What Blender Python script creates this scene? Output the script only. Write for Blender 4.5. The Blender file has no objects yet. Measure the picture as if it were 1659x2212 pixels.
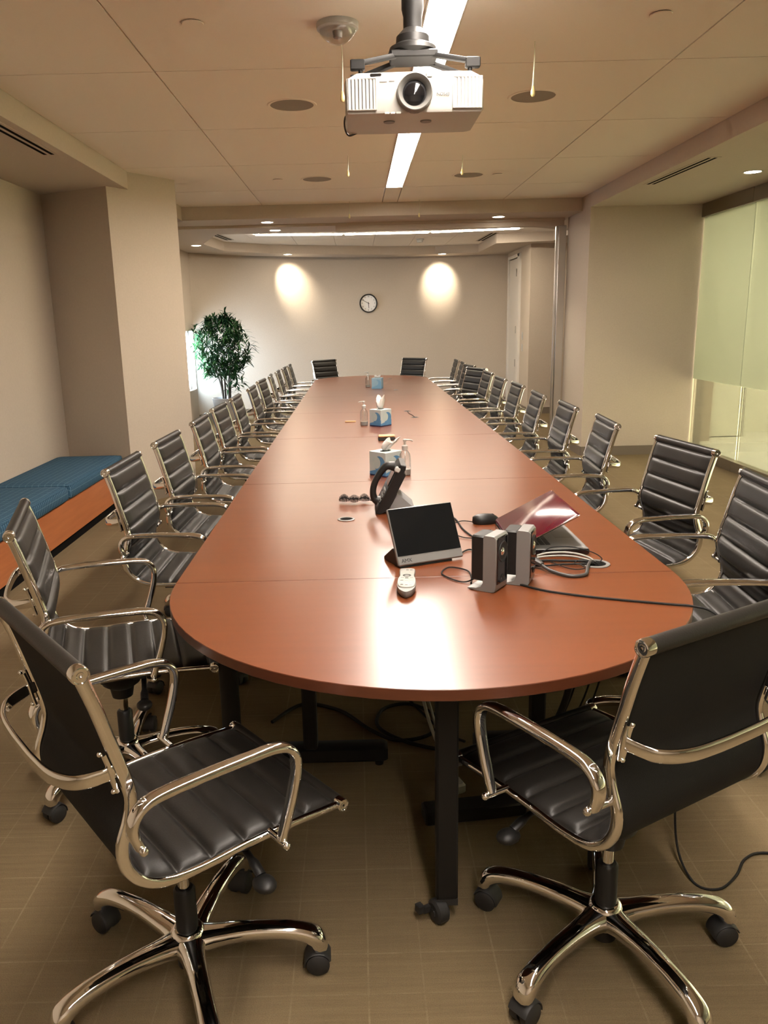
import bpy, math, random
from mathutils import Vector, Matrix
random.seed(7)
S = bpy.context.scene
COL = S.collection
PI = math.pi
R = math.radians

# ------------------------------------------------------------------ materials
def nmat(name, col=(.5, .5, .5), rough=.5, metal=0., spec=.5, emit=None, estr=0., coat=0., coat_r=.1, alpha=1.):
    m = bpy.data.materials.new(name)
    m.use_nodes = True
    b = m.node_tree.nodes['Principled BSDF']
    b.inputs['Base Color'].default_value = (*col, 1)
    b.inputs['Roughness'].default_value = rough
    b.inputs['Metallic'].default_value = metal
    b.inputs['Specular IOR Level'].default_value = spec
    b.inputs['Coat Weight'].default_value = coat
    b.inputs['Coat Roughness'].default_value = coat_r
    if emit:
        b.inputs['Emission Color'].default_value = (*emit, 1)
        b.inputs['Emission Strength'].default_value = estr
    return m

class NT:
    """small helper for building node trees"""
    def __init__(s, m):
        s.t = m.node_tree; s.n = s.t.nodes; s.l = s.t.links
        s.b = s.n.get('Principled BSDF')
        s.out = s.n.get('Material Output')
    def add(s, typ, **kw):
        n = s.n.new(typ)
        for k, v in kw.items():
            setattr(n, k, v)
        return n
    def link(s, a, b):
        s.l.new(a, b)
    def math(s, op, a, b=None, c=None):
        n = s.n.new('ShaderNodeMath'); n.operation = op
        for i, v in enumerate((a, b, c)):
            if v is None: continue
            if isinstance(v, (int, float)): n.inputs[i].default_value = v
            else: s.l.new(v, n.inputs[i])
        return n.outputs[0]
    def mix(s, fac, a, b):
        n = s.n.new('ShaderNodeMix'); n.data_type = 'RGBA'
        for sock, v in ((n.inputs[0], fac), (n.inputs[6], a), (n.inputs[7], b)):
            if isinstance(v, (int, float)): sock.default_value = v
            elif isinstance(v, tuple): sock.default_value = (*v, 1)
            else: s.l.new(v, sock)
        return n.outputs[2]
    def coord(s, kind='Object', scale=(1, 1, 1), rot=(0, 0, 0)):
        tc = s.n.new('ShaderNodeTexCoord'); mp = s.n.new('ShaderNodeMapping')
        mp.inputs['Scale'].default_value = scale; mp.inputs['Rotation'].default_value = rot
        s.l.new(tc.outputs[kind], mp.inputs[0])
        return mp.outputs[0]
    def noise(s, vec, scale=5, detail=3, rough=.5):
        n = s.n.new('ShaderNodeTexNoise')
        n.inputs['Scale'].default_value = scale; n.inputs['Detail'].default_value = detail
        n.inputs['Roughness'].default_value = rough
        s.l.new(vec, n.inputs['Vector'])
        return n.outputs[0]
    def bump(s, h, strength=.2, dist=.01):
        n = s.n.new('ShaderNodeBump'); n.inputs['Strength'].default_value = strength
        n.inputs['Distance'].default_value = dist
        s.l.new(h, n.inputs['Height']); s.l.new(n.outputs[0], s.b.inputs['Normal'])
    def ramp(s, fac, stops):
        n = s.n.new('ShaderNodeValToRGB'); e = n.color_ramp.elements
        while len(e) < len(stops): e.new(.5)
        for el, (p, c) in zip(e, stops):
            el.position = p; el.color = (*c, 1)
        s.l.new(fac, n.inputs[0])
        return n.outputs[0]

M = {}
def paint(name, col, rough=.75, amt=.06, sc=60):
    m = nmat(name, col, rough, spec=.3); t = NT(m)
    v = t.coord(); n = t.noise(v, sc, 3)
    c = t.mix(n, tuple(x * (1 - amt) for x in col), tuple(min(1, x * (1 + amt)) for x in col))
    t.link(c, t.b.inputs['Base Color']); t.bump(n, .06, .004)
    return m
M['wall'] = paint('wall_paint', (.50, .425, .34))
M['ceil'] = paint('ceiling_tile', (.84, .775, .70), .85, .05, 260)
M['soffit'] = paint('soffit_paint', (.53, .455, .375))
M['base'] = nmat('rubber_baseboard', (.17, .135, .10), .6)
M['white_trim'] = paint('white_plastic', (.68, .64, .58), .4, .02)
M['grid'] = nmat('tee_grid', (.40, .37, .33), .45)
# carpet: woven tiles with pale grid threads
def carpet():
    m = nmat('carpet', (.3, .22, .14), .95, spec=.1); t = NT(m)
    v = t.coord()
    sep = t.add('ShaderNodeSeparateXYZ'); t.link(v, sep.inputs[0])
    big = t.noise(v, 1.1, 2)
    streak = t.noise(t.coord(scale=(3, 75, 1)), 1, 5, .8)
    streak2 = t.noise(t.coord(scale=(90, 3.5, 1)), 1, 5, .8)
    fine = t.noise(v, 420, 2)
    c = t.mix(streak, (.108, .078, .0425), (.242, .178, .100))
    band = t.ramp(t.noise(t.coord(scale=(2.6, .35, 1)), 1, 1), [(.42, (.25, .25, .25)), (.60, (1, 1, 1))])
    s2 = t.math('MULTIPLY', t.math('MULTIPLY', streak2, band), .9)
    c = t.mix(s2, c, (.22, .163, .095))
    wob = t.noise(v, 3, 2)
    def lines(sock, per, off, w):
        a = t.math('ADD', sock, t.math('MULTIPLY', wob, .004))
        f = t.math('FRACT', t.math('DIVIDE', t.math('ADD', a, off), per))
        d = t.math('ABSOLUTE', t.math('SUBTRACT', f, .5))
        return t.math('LESS_THAN', d, w / per / 2)
    lx = t.math('MAXIMUM', lines(sep.outputs[0], .305, .158, .0045), t.math('MULTIPLY', lines(sep.outputs[0], .305, .03, .004), .7))
    ly = t.math('MAXIMUM', lines(sep.outputs[1], .305, .05, .0045), t.math('MULTIPLY', lines(sep.outputs[1], .305, .17, .004), .7))
    ln = t.math('MAXIMUM', lx, ly)
    ln = t.math('MULTIPLY', ln, t.math('MULTIPLY', t.ramp(t.noise(t.coord(scale=(11, 11, 1)), 1, 5, .85), [(.34, (0, 0, 0)), (.76, (.9, .9, .9))]), .8))
    c = t.mix(ln, c, (.30, .232, .145))
    dark = t.mix(fine, (.55, .55, .55), (1.25, 1.25, 1.25))
    mm = t.add('ShaderNodeMix', data_type='RGBA', blend_type='MULTIPLY'); mm.inputs[0].default_value = .8
    t.link(c, mm.inputs[6]); t.link(dark, mm.inputs[7])
    m2 = t.add('ShaderNodeMix', data_type='RGBA', blend_type='MULTIPLY'); m2.inputs[0].default_value = .35
    t.link(mm.outputs[2], m2.inputs[6]); t.link(t.mix(big, (.7, .7, .7), (1.25, 1.25, 1.2)), m2.inputs[7])
    t.link(m2.outputs[2], t.b.inputs['Base Color'])
    t.bump(t.math('ADD', fine, streak), .6, .004)
    return m
M['carpet'] = carpet()
def cherry(name, a, b, rough, sc=(3, 60, 60), coat=.0, spec=.5):
    m = nmat(name, a, rough, spec=spec, coat=coat, coat_r=.12); t = NT(m)
    n = t.noise(t.coord(scale=sc), 1.0, 2, .5)
    n2 = t.noise(t.coord(scale=(sc[0]*.3, sc[1]*.25, sc[2]*.25)), 1., 3)
    f = t.math('ADD', t.math('MULTIPLY', n, .65), t.math('MULTIPLY', n2, .35))
    t.link(t.ramp(f, [(.3, a), (.7, b)]), t.b.inputs['Base Color'])
    return m
M['cherry'] = cherry('cherry_laminate', (.120, .0320, .0098), (.146, .0400, .0125), .276, (2., 30, 30), spec=.88)
M['edge'] = cherry('cherry_edge', (.075, .021, .009), (.105, .031, .013), .36, (2.5, 45, 45))
M['bench_wood'] = cherry('bench_veneer', (.34, .105, .036), (.42, .14, .05), .4, (40, 3, 40))
def plaid():
    m = nmat('blue_plaid', (.05, .12, .2), .9, spec=.1); t = NT(m)
    v = t.coord(); sep = t.add('ShaderNodeSeparateXYZ'); t.link(v, sep.inputs[0])
    def line(sock, per, w):
        f = t.math('FRACT', t.math('DIVIDE', sock, per))
        return t.math('LESS_THAN', t.math('ABSOLUTE', t.math('SUBTRACT', f, .5)), w / per / 2)
    zz = t.math('ADD', sep.outputs[0], t.math('MULTIPLY', sep.outputs[2], 1.0))
    a = line(sep.outputs[1], .028, .0035); b = line(zz, .045, .0035)
    l = t.math('MAXIMUM', t.math('MULTIPLY', a, .8), t.math('MULTIPLY', b, .5))
    n = t.noise(v, 180, 2)
    base = t.mix(n, (.020, .056, .098), (.040, .095, .150))
    t.link(t.mix(t.math('MULTIPLY', l, .55), base, (.27, .42, .50)), t.b.inputs['Base Color'])
    t.bump(n, .3, .003)
    return m
M['plaid'] = plaid()
def leather():
    m = nmat('black_leather', (.022, .020, .018), .40, spec=.3); t = NT(m)
    n = t.noise(t.coord(), 240, 3)
    t.link(t.mix(n, (.010, .0088, .0075), (.016, .014, .0118)), t.b.inputs['Base Color'])
    r = t.math('ADD', t.math('MULTIPLY', n, .12), .36); t.link(r, t.b.inputs['Roughness'])
    t.bump(n, .12, .002)
    return m
M['leather'] = leather()
def meshback():
    m = nmat('black_fabric_back', (.010, .0095, .009), .8, spec=.25); t = NT(m)
    n = t.noise(t.coord(), 500, 2); t.bump(n, .3, .002)
    t.link(t.mix(n, (.005, .0047, .0043), (.011, .0102, .0092)), t.b.inputs['Base Color'])
    return m
M['fabric_back'] = meshback()
M['chrome'] = nmat('chrome', (.80, .785, .77), .07, 1.)
M['alu'] = nmat('brushed_aluminium', (.62, .60, .57), .3, 1.)
M['black_plastic'] = nmat('black_plastic', (.009, .0085, .008), .45, spec=.35)
M['black_metal'] = nmat('black_powder_coat', (.007, .0065, .006), .55, spec=.3)
M['rubber'] = nmat('black_rubber', (.014, .0135, .013), .6)
M['gloss_black'] = nmat('gloss_black', (.006, .006, .007), .08, coat=.5)
M['screen'] = nmat('dark_screen', (.005, .006, .007), .12, spec=.5)
M['silver_plastic'] = nmat('silver_plastic', (.21, .207, .20), .42, .4)
M['white_plastic'] = paint('ivory_white_plastic', (.44, .43, .40), .38, .015)
M['grey_plastic'] = nmat('grey_plastic', (.20, .20, .20), .5)
M['mid_grey'] = nmat('mid_grey_plastic', (.16, .155, .145), .45)
M['cable'] = nmat('black_cable', (.009, .0085, .008), .65, spec=.25)
M['cable_grey'] = nmat('grey_cable', (.04, .038, .036), .5)
M['cable_white'] = nmat('white_cable', (.26, .25, .22), .5)
M['maroon'] = nmat('maroon_lacquer', (.060, .004, .009), .17, spec=.45)
M['light_strip'] = nmat('strip_diffuser', (.9, .88, .84), .5, emit=(1, .89, .785), estr=68)
M['light_far'] = nmat('far_strip_diffuser', (.9, .88, .84), .5, emit=(1, .875, .70), estr=50)
M['light_down'] = nmat('downlight_lens', (.9, .88, .84), .5, emit=(1, .90, .74), estr=26)
M['tissue'] = nmat('tissue_paper', (.62, .60, .57), .9, spec=.1)
M['cork'] = nmat('tan_wood', (.55, .36, .18), .6)
M['slot'] = nmat('dark_slot', (.006, .0055, .005), .9, spec=.05)
M['speaker_grille'] = paint('speaker_grille', (.30, .265, .23), .8, .2, 900)
M['yellow'] = nmat('pale_yellow_cord', (.50, .50, .34), .4)
M['yellow_bulb'] = nmat('pale_yellow_bulb', (.60, .50, .22), .35)
M['pot'] = paint('white_glazed_pot', (.36, .33, .30), .3, .03)
M['soil'] = paint('potting_soil', (.03, .02, .012), .95, .4, 90)
M['bark'] = paint('grey_bark', (.07, .055, .04), .8, .3, 60)
M['hinge'] = nmat('steel_hinge', (.45, .44, .42), .35, 1.)
M['clock_face'] = nmat('clock_face', (.80, .78, .75), .6)
M['ink'] = nmat('dark_ink', (.03, .03, .03), .6)
M['ink_grey'] = nmat('grey_ink', (.28, .28, .28), .6)
def leafm():
    m = nmat('glossy_leaf', (.02, .07, .02), .5, spec=.3); t = NT(m)
    n = t.noise(t.coord(), 7, 2)
    t.link(t.ramp(n, [(.35, (.006, .030, .012)), (.68, (.026, .085, .020))]), t.b.inputs['Base Color'])
    return m
M['leaf'] = leafm()
# clear liquid / plastic of the sanitiser bottles
def clear(name, col, amt):
    m = bpy.data.materials.new(name); m.use_nodes = True
    t = NT(m); t.n.remove(t.b)
    tr = t.add('ShaderNodeBsdfTransparent'); tr.inputs[0].default_value = (*col, 1)
    gl = t.add('ShaderNodeBsdfGlossy'); gl.inputs['Roughness'].default_value = .08
    gl.inputs[0].default_value = (.95, .95, .95, 1)
    fr = t.add('ShaderNodeLayerWeight'); fr.inputs[0].default_value = .35
    mx = t.add('ShaderNodeMixShader')
    t.link(t.math('ADD', t.math('MULTIPLY', fr.outputs['Fresnel'], .45), amt), mx.inputs[0])
    t.link(tr.outputs[0], mx.inputs[1]); t.link(gl.outputs[0], mx.inputs[2])
    t.link(mx.outputs[0], t.out.inputs[0])
    return m
M['bottle'] = clear('clear_bottle', (.90, .92, .92), .06)
M['glass'] = clear('clear_dome', (.95, .94, .92), .05)
# glass partition: clear below, frosted film above 0.81 m that thins upwards
def partition():
    m = bpy.data.materials.new('partition_glass'); m.use_nodes = True
    t = NT(m); t.n.remove(t.b)
    geo = t.add('ShaderNodeNewGeometry'); sep = t.add('ShaderNodeSeparateXYZ')
    t.link(geo.outputs['Position'], sep.inputs[0])
    z = sep.outputs[2]
    tr = t.add('ShaderNodeBsdfTransparent'); tr.inputs[0].default_value = (.95, .965, .89, 1)
    gl = t.add('ShaderNodeBsdfGlossy'); gl.inputs['Roughness'].default_value = .02
    fr = t.add('ShaderNodeFresnel'); fr.inputs[0].default_value = 1.45
    film_t = t.add('ShaderNodeBsdfTranslucent'); film_t.inputs[0].default_value = (.44, .46, .365, 1)
    film_d = t.add('ShaderNodeBsdfDiffuse'); film_d.inputs[0].default_value = (.46, .48, .40, 1)
    film = t.add('ShaderNodeMixShader'); film.inputs[0].default_value = .35
    t.link(film_t.outputs[0], film.inputs[1]); t.link(film_d.outputs[0], film.inputs[2])
    on = t.math('GREATER_THAN', z, .815)
    mr = t.add('ShaderNodeMapRange'); mr.inputs[1].default_value = .81; mr.inputs[2].default_value = 2.4
    mr.inputs[3].default_value = .85; mr.inputs[4].default_value = .55
    t.link(z, mr.inputs[0])
    amt = t.math('MULTIPLY', on, mr.outputs[0])
    a = t.add('ShaderNodeMixShader'); t.link(amt, a.inputs[0]); t.link(tr.outputs[0], a.inputs[1]); t.link(film.outputs[0], a.inputs[2])
    b = t.add('ShaderNodeMixShader'); t.link(t.math('MULTIPLY', fr.outputs[0], .9), b.inputs[0])
    t.link(a.outputs[0], b.inputs[1]); t.link(gl.outputs[0], b.inputs[2])
    t.link(b.outputs[0], t.out.inputs[0])
    return m
M['partition'] = partition()
M['corr_wall'] = paint('corridor_paint', (.82, .80, .68))
M['corr_floor'] = nmat('corridor_stone', (.80, .775, .66), .35)
M['corr_light'] = nmat('corridor_panel', (.9, .9, .85), .5, emit=(1, .97, .80), estr=4)

# ------------------------------------------------------------------ mesh builder
class MB:
    def __init__(s): s.v = []; s.f = []; s.mi = []; s.cur = 0
    def _add(s, vs, fs):
        o = len(s.v); s.v += [Vector(p) for p in vs]
        for f in fs: s.f.append([i + o for i in f]); s.mi.append(s.cur)
        return s
    def box(s, x0, x1, y0, y1, z0, z1, mat=None):
        vs = [(x, y, z) for z in (z0, z1) for y in (y0, y1) for x in (x0, x1)]
        if mat: vs = [mat @ Vector(p) for p in vs]
        return s._add(vs, [(0, 2, 3, 1), (4, 5, 7, 6), (0, 1, 5, 4), (2, 6, 7, 3), (0, 4, 6, 2), (1, 3, 7, 5)])
    def bbox(s, x0, x1, y0, y1, z0, z1, b=.004, mat=None):
        """box with chamfered edges (rounded outline in z prism plus top/bottom chamfer)"""
        pts = [(x0 + b, y0), (x1 - b, y0), (x1, y0 + b), (x1, y1 - b), (x1 - b, y1), (x0 + b, y1), (x0, y1 - b), (x0, y0 + b)]
        cx, cy = (x0 + x1) / 2, (y0 + y1) / 2
        def ins(p): return (p[0] + (b if p[0] < cx else -b) * (abs(p[0] - cx) > 0), p[1] + (b if p[1] < cy else -b))
        rings = []
        for z, k in ((z0, 1), (z0 + b, 0), (z1 - b, 0), (z1, 1)):
            rings.append([(*(ins(p) if k else p), z) for p in pts])
        return s.rings(rings, mat=mat)
    def rings(s, rings, caps=True, closed=True, mat=None):
        n = len(rings[0]); vs = [p for r in rings for p in r]
        if mat: vs = [mat @ Vector(p) for p in vs]
        fs = []
        for i in range(len(rings) - 1):
            for j in range(n if closed else n - 1):
                k = (j + 1) % n
                fs.append((i * n + j, i * n + k, (i + 1) * n + k, (i + 1) * n + j))
        if caps and closed:
            fs.append(tuple(range(n - 1, -1, -1))); fs.append(tuple((len(rings) - 1) * n + j for j in range(n)))
        return s._add(vs, fs)
    def lathe(s, prof, n=24, c=(0, 0, 0), axis='Z', mat=None):
        rings = []
        for r, z in prof:
            r = max(r, 1e-5); ring = []
            for j in range(n):
                a = 2 * PI * j / n; x, y = r * math.cos(a), r * math.sin(a)
                p = {'Z': (x, y, z), 'X': (z, x, y), 'Y': (y, z, x)}[axis]
                ring.append((p[0] + c[0], p[1] + c[1], p[2] + c[2]))
            rings.append(ring)
        return s.rings(rings, mat=mat)
    def cyl(s, p0, p1, r0, r1=None, n=16):
        return s.sweep([p0, p1], [(r0, r0), (r1 if r1 is not None else r0,) * 2], n=n)
    def sweep(s, path, sizes, n=10, up=None, power=2., caps=True, closed=False):
        """sweep a super-ellipse; sizes (a,b): a = half width along side, b along 'up-ish' normal"""
        P = [Vector(p) for p in path]; N = len(P)
        if isinstance(sizes, (int, float)): sizes = (sizes, sizes)
        if isinstance(sizes, tuple): sizes = [sizes] * N
        rings = []; prev = None
        for i in range(N):
            if closed: t = P[(i + 1) % N] - P[i - 1]
            else: t = P[min(i + 1, N - 1)] - P[max(i - 1, 0)]
            t.normalize()
            if up is not None:
                side = Vector(up)            # fixed side direction
                side = (side - t * side.dot(t)).normalized()
            else:
                if prev is None:
                    h = Vector((0, 0, 1)) if abs(t.z) < .9 else Vector((1, 0, 0))
                    side = t.cross(h).normalized()
                else:
                    side = (prev - t * prev.dot(t)).normalized()
            prev = side
            nn = side.cross(t)
            a, b = sizes[i]; ring = []
            for j in range(n):
                th = 2 * PI * j / n; c, sn = math.cos(th), math.sin(th)
                c = math.copysign(abs(c) ** (2 / power), c); sn = math.copysign(abs(sn) ** (2 / power), sn)
                ring.append(P[i] + side * (a * c) + nn * (b * sn))
            rings.append(ring)
        if closed: rings.append(rings[0])
        return s.rings(rings, caps=caps and not closed)
    def prism(s, poly, z0, z1, mat=None):
        return s.rings([[(x, y, z0) for x, y in poly], [(x, y, z1) for x, y in poly]], mat=mat)
    def ball(s, c, r, n=12, m=8, sc=(1, 1, 1)):
        rings = []
        for i in range(m + 1):
            a = -PI / 2 + PI * i / m
            rr = max(math.cos(a), 1e-4)
            rings.append([(c[0] + sc[0] * r * rr * math.cos(2 * PI * j / n), c[1] + sc[1] * r * rr * math.sin(2 * PI * j / n), c[2] + sc[2] * r * math.sin(a)) for j in range(n)])
        return s.rings(rings)
    def quad(s, a, b, c, d): return s._add([a, b, c, d], [(0, 1, 2, 3)])
    def xf(s, mat, start=0):
        for i in range(start, len(s.v)): s.v[i] = mat @ s.v[i]
        return s
    def build(s, name, mat, parent=None, smooth=35, bevel=0, bseg=2, loc=None):
        me = bpy.data.meshes.new(name)
        me.from_pydata([tuple(p) for p in s.v], [], s.f)
        for k in (mat if isinstance(mat, (list, tuple)) else [mat]):
            me.materials.append(k if not isinstance(k, str) else M[k])
        if any(s.mi): me.polygons.foreach_set('material_index', s.mi)
        me.validate(clean_customdata=False)
        import bmesh
        bm = bmesh.new(); bm.from_mesh(me)
        bmesh.ops.recalc_face_normals(bm, faces=bm.faces[:])
        bm.to_mesh(me); bm.free()
        if smooth:
            me.shade_smooth(); me.set_sharp_from_angle(angle=R(smooth))
        o = bpy.data.objects.new(name, me); COL.objects.link(o)
        if parent is not None: o.parent = parent
        if loc: o.location = loc
        if bevel:
            md = o.modifiers.new('bevel', 'BEVEL'); md.width = bevel; md.segments = bseg; md.limit_method = 'ANGLE'
            md.angle_limit = R(40)
        return o

def catmull(pts, k=6, closed=False):
    P = [Vector(p) for p in pts]; n = len(P); out = []
    rng = range(n if closed else n - 1)
    for i in rng:
        if closed: p0, p1, p2, p3 = P[i - 1], P[i], P[(i + 1) % n], P[(i + 2) % n]
        else: p0, p1, p2, p3 = P[max(i - 1, 0)], P[i], P[i + 1], P[min(i + 2, n - 1)]
        for j in range(k):
            t = j / k
            out.append(.5 * ((2 * p1) + (-p0 + p2) * t + (2 * p0 - 5 * p1 + 4 * p2 - p3) * t * t + (-p0 + 3 * p1 - 3 * p2 + p3) * t ** 3))
    if not closed: out.append(P[-1])
    return out

# ------------------------------------------------------------------ scene-graph helpers
def tag(o, label, cat, group=None, kind=None):
    o['label'] = label; o['category'] = cat
    if group: o['group'] = group
    if kind: o['kind'] = kind
    return o
def thing(name, label, cat, loc=(0, 0, 0), rz=0., group=None):
    o = bpy.data.objects.new(name, None); COL.objects.link(o); o.empty_display_size = .1
    o.location = loc; o.rotation_euler = (0, 0, R(rz))
    return tag(o, label, cat, group)
def struct(o):
    o['kind'] = 'structure'; return o
def copy_tree(o, parent=None):
    c = o.copy(); COL.objects.link(c)
    if parent is not None: c.parent = parent
    for ch in list(o.children): copy_tree(ch, c)
    return c
def text_mesh(txt, size, name, mat, parent, matrix, extrude=.0006):
    cu = bpy.data.curves.new(name, 'FONT'); cu.body = txt; cu.size = size; cu.extrude = extrude
    cu.align_x = 'CENTER'; cu.align_y = 'CENTER'
    ob = bpy.data.objects.new(name, cu); COL.objects.link(ob)
    bpy.context.view_layer.update()
    me = bpy.data.meshes.new_from_object(ob.evaluated_get(bpy.context.evaluated_depsgraph_get()))
    bpy.data.objects.remove(ob)
    me.materials.clear(); me.materials.append(M[mat]); me.name = name
    me.transform(matrix)
    o = bpy.data.objects.new(name, me); COL.objects.link(o)
    if parent is not None: o.parent = parent
    return o
M['channel'] = nmat('channel_metal', (.30, .26, .20), .35, .8)
M['remote_white'] = nmat('remote_white', (.27, .262, .235), .5)
# ------------------------------------------------------------------ room shell
CZ, SZ, YB = 2.72, 2.585, -2.6           # ceiling, soffit height, wall behind the camera
XL, XR, XG = -2.59, 2.445, 3.62          # left wall, right soffit edge, glass plane
MB().box(-3.2, 7.2, YB - .2, 15.2, -.12, 0).build('floor', 'carpet', smooth=0)
struct(bpy.data.objects['floor'])

# ceiling of lay-in tiles over a tee grid, open where the strip light sits
c = MB()
xs = [-1.82, -.96, .315, .475, 1.60, XR]
ys = [YB, -1.79, -.57, .65, 1.87, 3.09, 4.31, 5.53, 6.74, 7.96, 8.93]
g = .004
for i in range(5):
    for j in range(len(ys) - 1):
        if i == 2 and ys[j] >= -1.8 and ys[j] < 7.9: continue
        c.box(xs[i] + g, xs[i + 1] - g, ys[j] + g, ys[j + 1] - g, CZ, CZ + .03)
c.cur = 1
c.box(-3.1, 3.7, YB - .1, 9.0, CZ + .16, CZ + .2)
c.cur = 2
for x in (xs[1], xs[4]):
    c.box(x - .010, x + .010, YB, 8.93, CZ + .008, CZ + .012)
for y in ys[1:-1]:
    c.box(-1.82, xs[2], y - .010, y + .010, CZ + .008, CZ + .012); c.box(xs[3], XR, y - .010, y + .010, CZ + .008, CZ + .012)
struct(c.build('ceiling', ['ceil', 'slot', 'grid'], smooth=0))

# soffits and the cross beam, one dropped frame
s = MB()
s.box(-3.1, -1.82, YB, 9.0, SZ, CZ + .1)
s.box(XR, XG + .02, YB, 8.62, SZ, CZ + .1)
struct(s.build('trim_1', 'soffit', smooth=0))
b = MB(); b.box(-3.1, XR + .3, 8.93, 9.52, SZ, CZ + .1)
struct(b.build('trim_2', 'soffit', smooth=0))
h = MB(); h.box(-2.6, 2.40, 9.47, 9.60, SZ - .028, SZ); h.box(-.20, 2.40, 9.50, 9.60, SZ - .085, SZ - .028)
struct(h.build('trim_3', 'soffit', smooth=0))
# aluminium track post of the folding partition
p = MB(); p.box(2.335, 2.42, 9.47, 9.56, 0, SZ - .085); p.box(2.31, 2.335, 9.50, 9.54, 0, SZ - .085)
struct(p.build('trim_4', 'alu', bevel=.004))

# left wall (with the window of the far half) and turned column
w = MB()
w.box(XL - .15, XL, YB, 9.55, 0, CZ + .1)
WY0, WY1, WZ0, WZ1 = 10.7, 12.70, .52, 1.42
w.box(XL - .15, XL + .045, 9.55, WY0, 0, CZ + .1); w.box(XL - .15, XL + .045, WY1, 12.9, 0, CZ + .1)
w.box(XL - .15, XL + .045, WY0, WY1, 0, WZ0); w.box(XL - .15, XL + .045, WY0, WY1, WZ1, CZ + .1)
struct(w.build('wall_left', 'wall', smooth=0))
wf = MB()
for y in (WY0, (WY0 + WY1) / 2 - .02, WY1 - .04): wf.box(XL - .08, XL - .03, y, y + .04, WZ0, WZ1)
for z in (WZ0, WZ1 - .04): wf.box(XL - .08, XL - .03, WY0, WY1, z, z + .04)
wfo = struct(wf.build('window_1', 'alu'))
P0, P1, P2 = Vector((-2.574, 7.011)), Vector((-1.945, 6.69)), Vector((-1.53, 7.31))
P3 = P2 + (P0 - P1) * 1.6
col = MB(); col.prism([P1, P2, P3, P1 + (P0 - P1) * 1.15], 0, CZ + .05)
struct(col.build('wall_column', 'wall', smooth=0))
bb = MB()
def basebd(mb, a, bq, t=.012, hh=.10):
    a, bq = Vector(a), Vector(bq); d = (bq - a).normalized(); n = Vector((d.y, -d.x)) * t
    mb.prism([a, bq, bq + n, a + n], 0, hh)
basebd(bb, P1, P2); basebd(bb, P2, P3)
struct(bb.build('baseboard_column', 'base', smooth=0))

# right: facing wall, its return, baseboards
w = MB(); w.box(XR, 3.75, 8.62, 9.50, 0, CZ + .1)
struct(w.build('wall_right', 'wall', smooth=0))
bb = MB(); basebd(bb, (XR, 8.62), (3.57, 8.62)); basebd(bb, (XR, 9.47), (XR, 8.62))
struct(bb.build('baseboard_right', 'base', smooth=0))

# far half: bowed end wall, right return with door, ceiling
far = [(-2.565, 12.4), (-2.55, 12.76), (-2.0, 13.37), (-1.27, 13.88), (-.51, 14.27), (.29, 14.52), (1.1, 14.66), (1.93, 14.67), (2.72, 14.5)]
fc = catmull([(x, y, 0) for x, y in far[1:]], 5)
fc = [Vector((p.x, p.y)) for p in fc]
def offset(poly, d):
    out = []
    for i, p in enumerate(poly):
        t = (poly[min(i + 1, len(poly) - 1)] - poly[max(i - 1, 0)]).normalized()
        out.append(p + Vector((-t.y, t.x)) * d)
    return out
def curved(mb, line, d, z0, z1):
    o = offset(line, d)
    mb.rings([[(a.x, a.y, z0), (q.x, q.y, z0), (q.x, q.y, z1), (a.x, a.y, z1)] for a, q in zip(line, o)])
w = MB(); curved(w, fc, .15, 0, CZ + .1)
struct(w.build('wall_back', 'wall', smooth=30))
bb = MB(); curved(bb, fc, -.012, 0, .10)
struct(bb.build('baseboard_back', 'base', smooth=30))
DY0, DY1, DZ = 13.38, 14.28, 2.46
w = MB(); w.box(2.70, 2.85, 12.64, DY0, 0, CZ + .1); w.box(2.70, 2.85, DY0, DY1, DZ, CZ + .1); w.box(2.70, 2.85, DY1, 14.7, 0, CZ + .1)
w.box(2.85, 4.2, 12.64, 12.80, 0, CZ + .1); w.box(4.05, 4.2, 9.5, 12.64, 0, CZ + .1); w.box(3.6, 4.2, 9.4, 9.5, 0, CZ + .1)
struct(w.build('wall_far_right', 'wall', smooth=0))
bb = MB(); basebd(bb, (2.70, DY0 - .06), (2.70, 12.64)); basebd(bb, (2.70, 12.64), (4.05, 12.64))
struct(bb.build('baseboard_far_right', 'base', smooth=0))
# door: frame, leaf, hinges
df = MB()
df.box(2.665, 2.72, DY0 - .05, DY0 + .12, 0, DZ + .05); df.box(2.665, 2.72, DY1, DY1 + .05, 0, DZ + .05); df.box(2.665, 2.72, DY0, DY1, DZ, DZ + .05)
dfo = struct(df.build('door_1', 'white_trim', bevel=.004))
MB().box(2.695, 2.74, DY0 + .24, DY1 - .006, .01, DZ - .012).build('door_leaf', 'white_trim', dfo, bevel=.003)
MB().box(2.725, 2.735, DY0, DY1, 0, DZ).build('shadow_gap', 'slot', dfo)
for z in (2.22, 1.3, .75, .25):
    MB().box(2.680, 2.705, DY0 + .10, DY0 + .28, z - .06, z + .06).build('hinge', 'hinge', dfo, bevel=.003)
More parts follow.
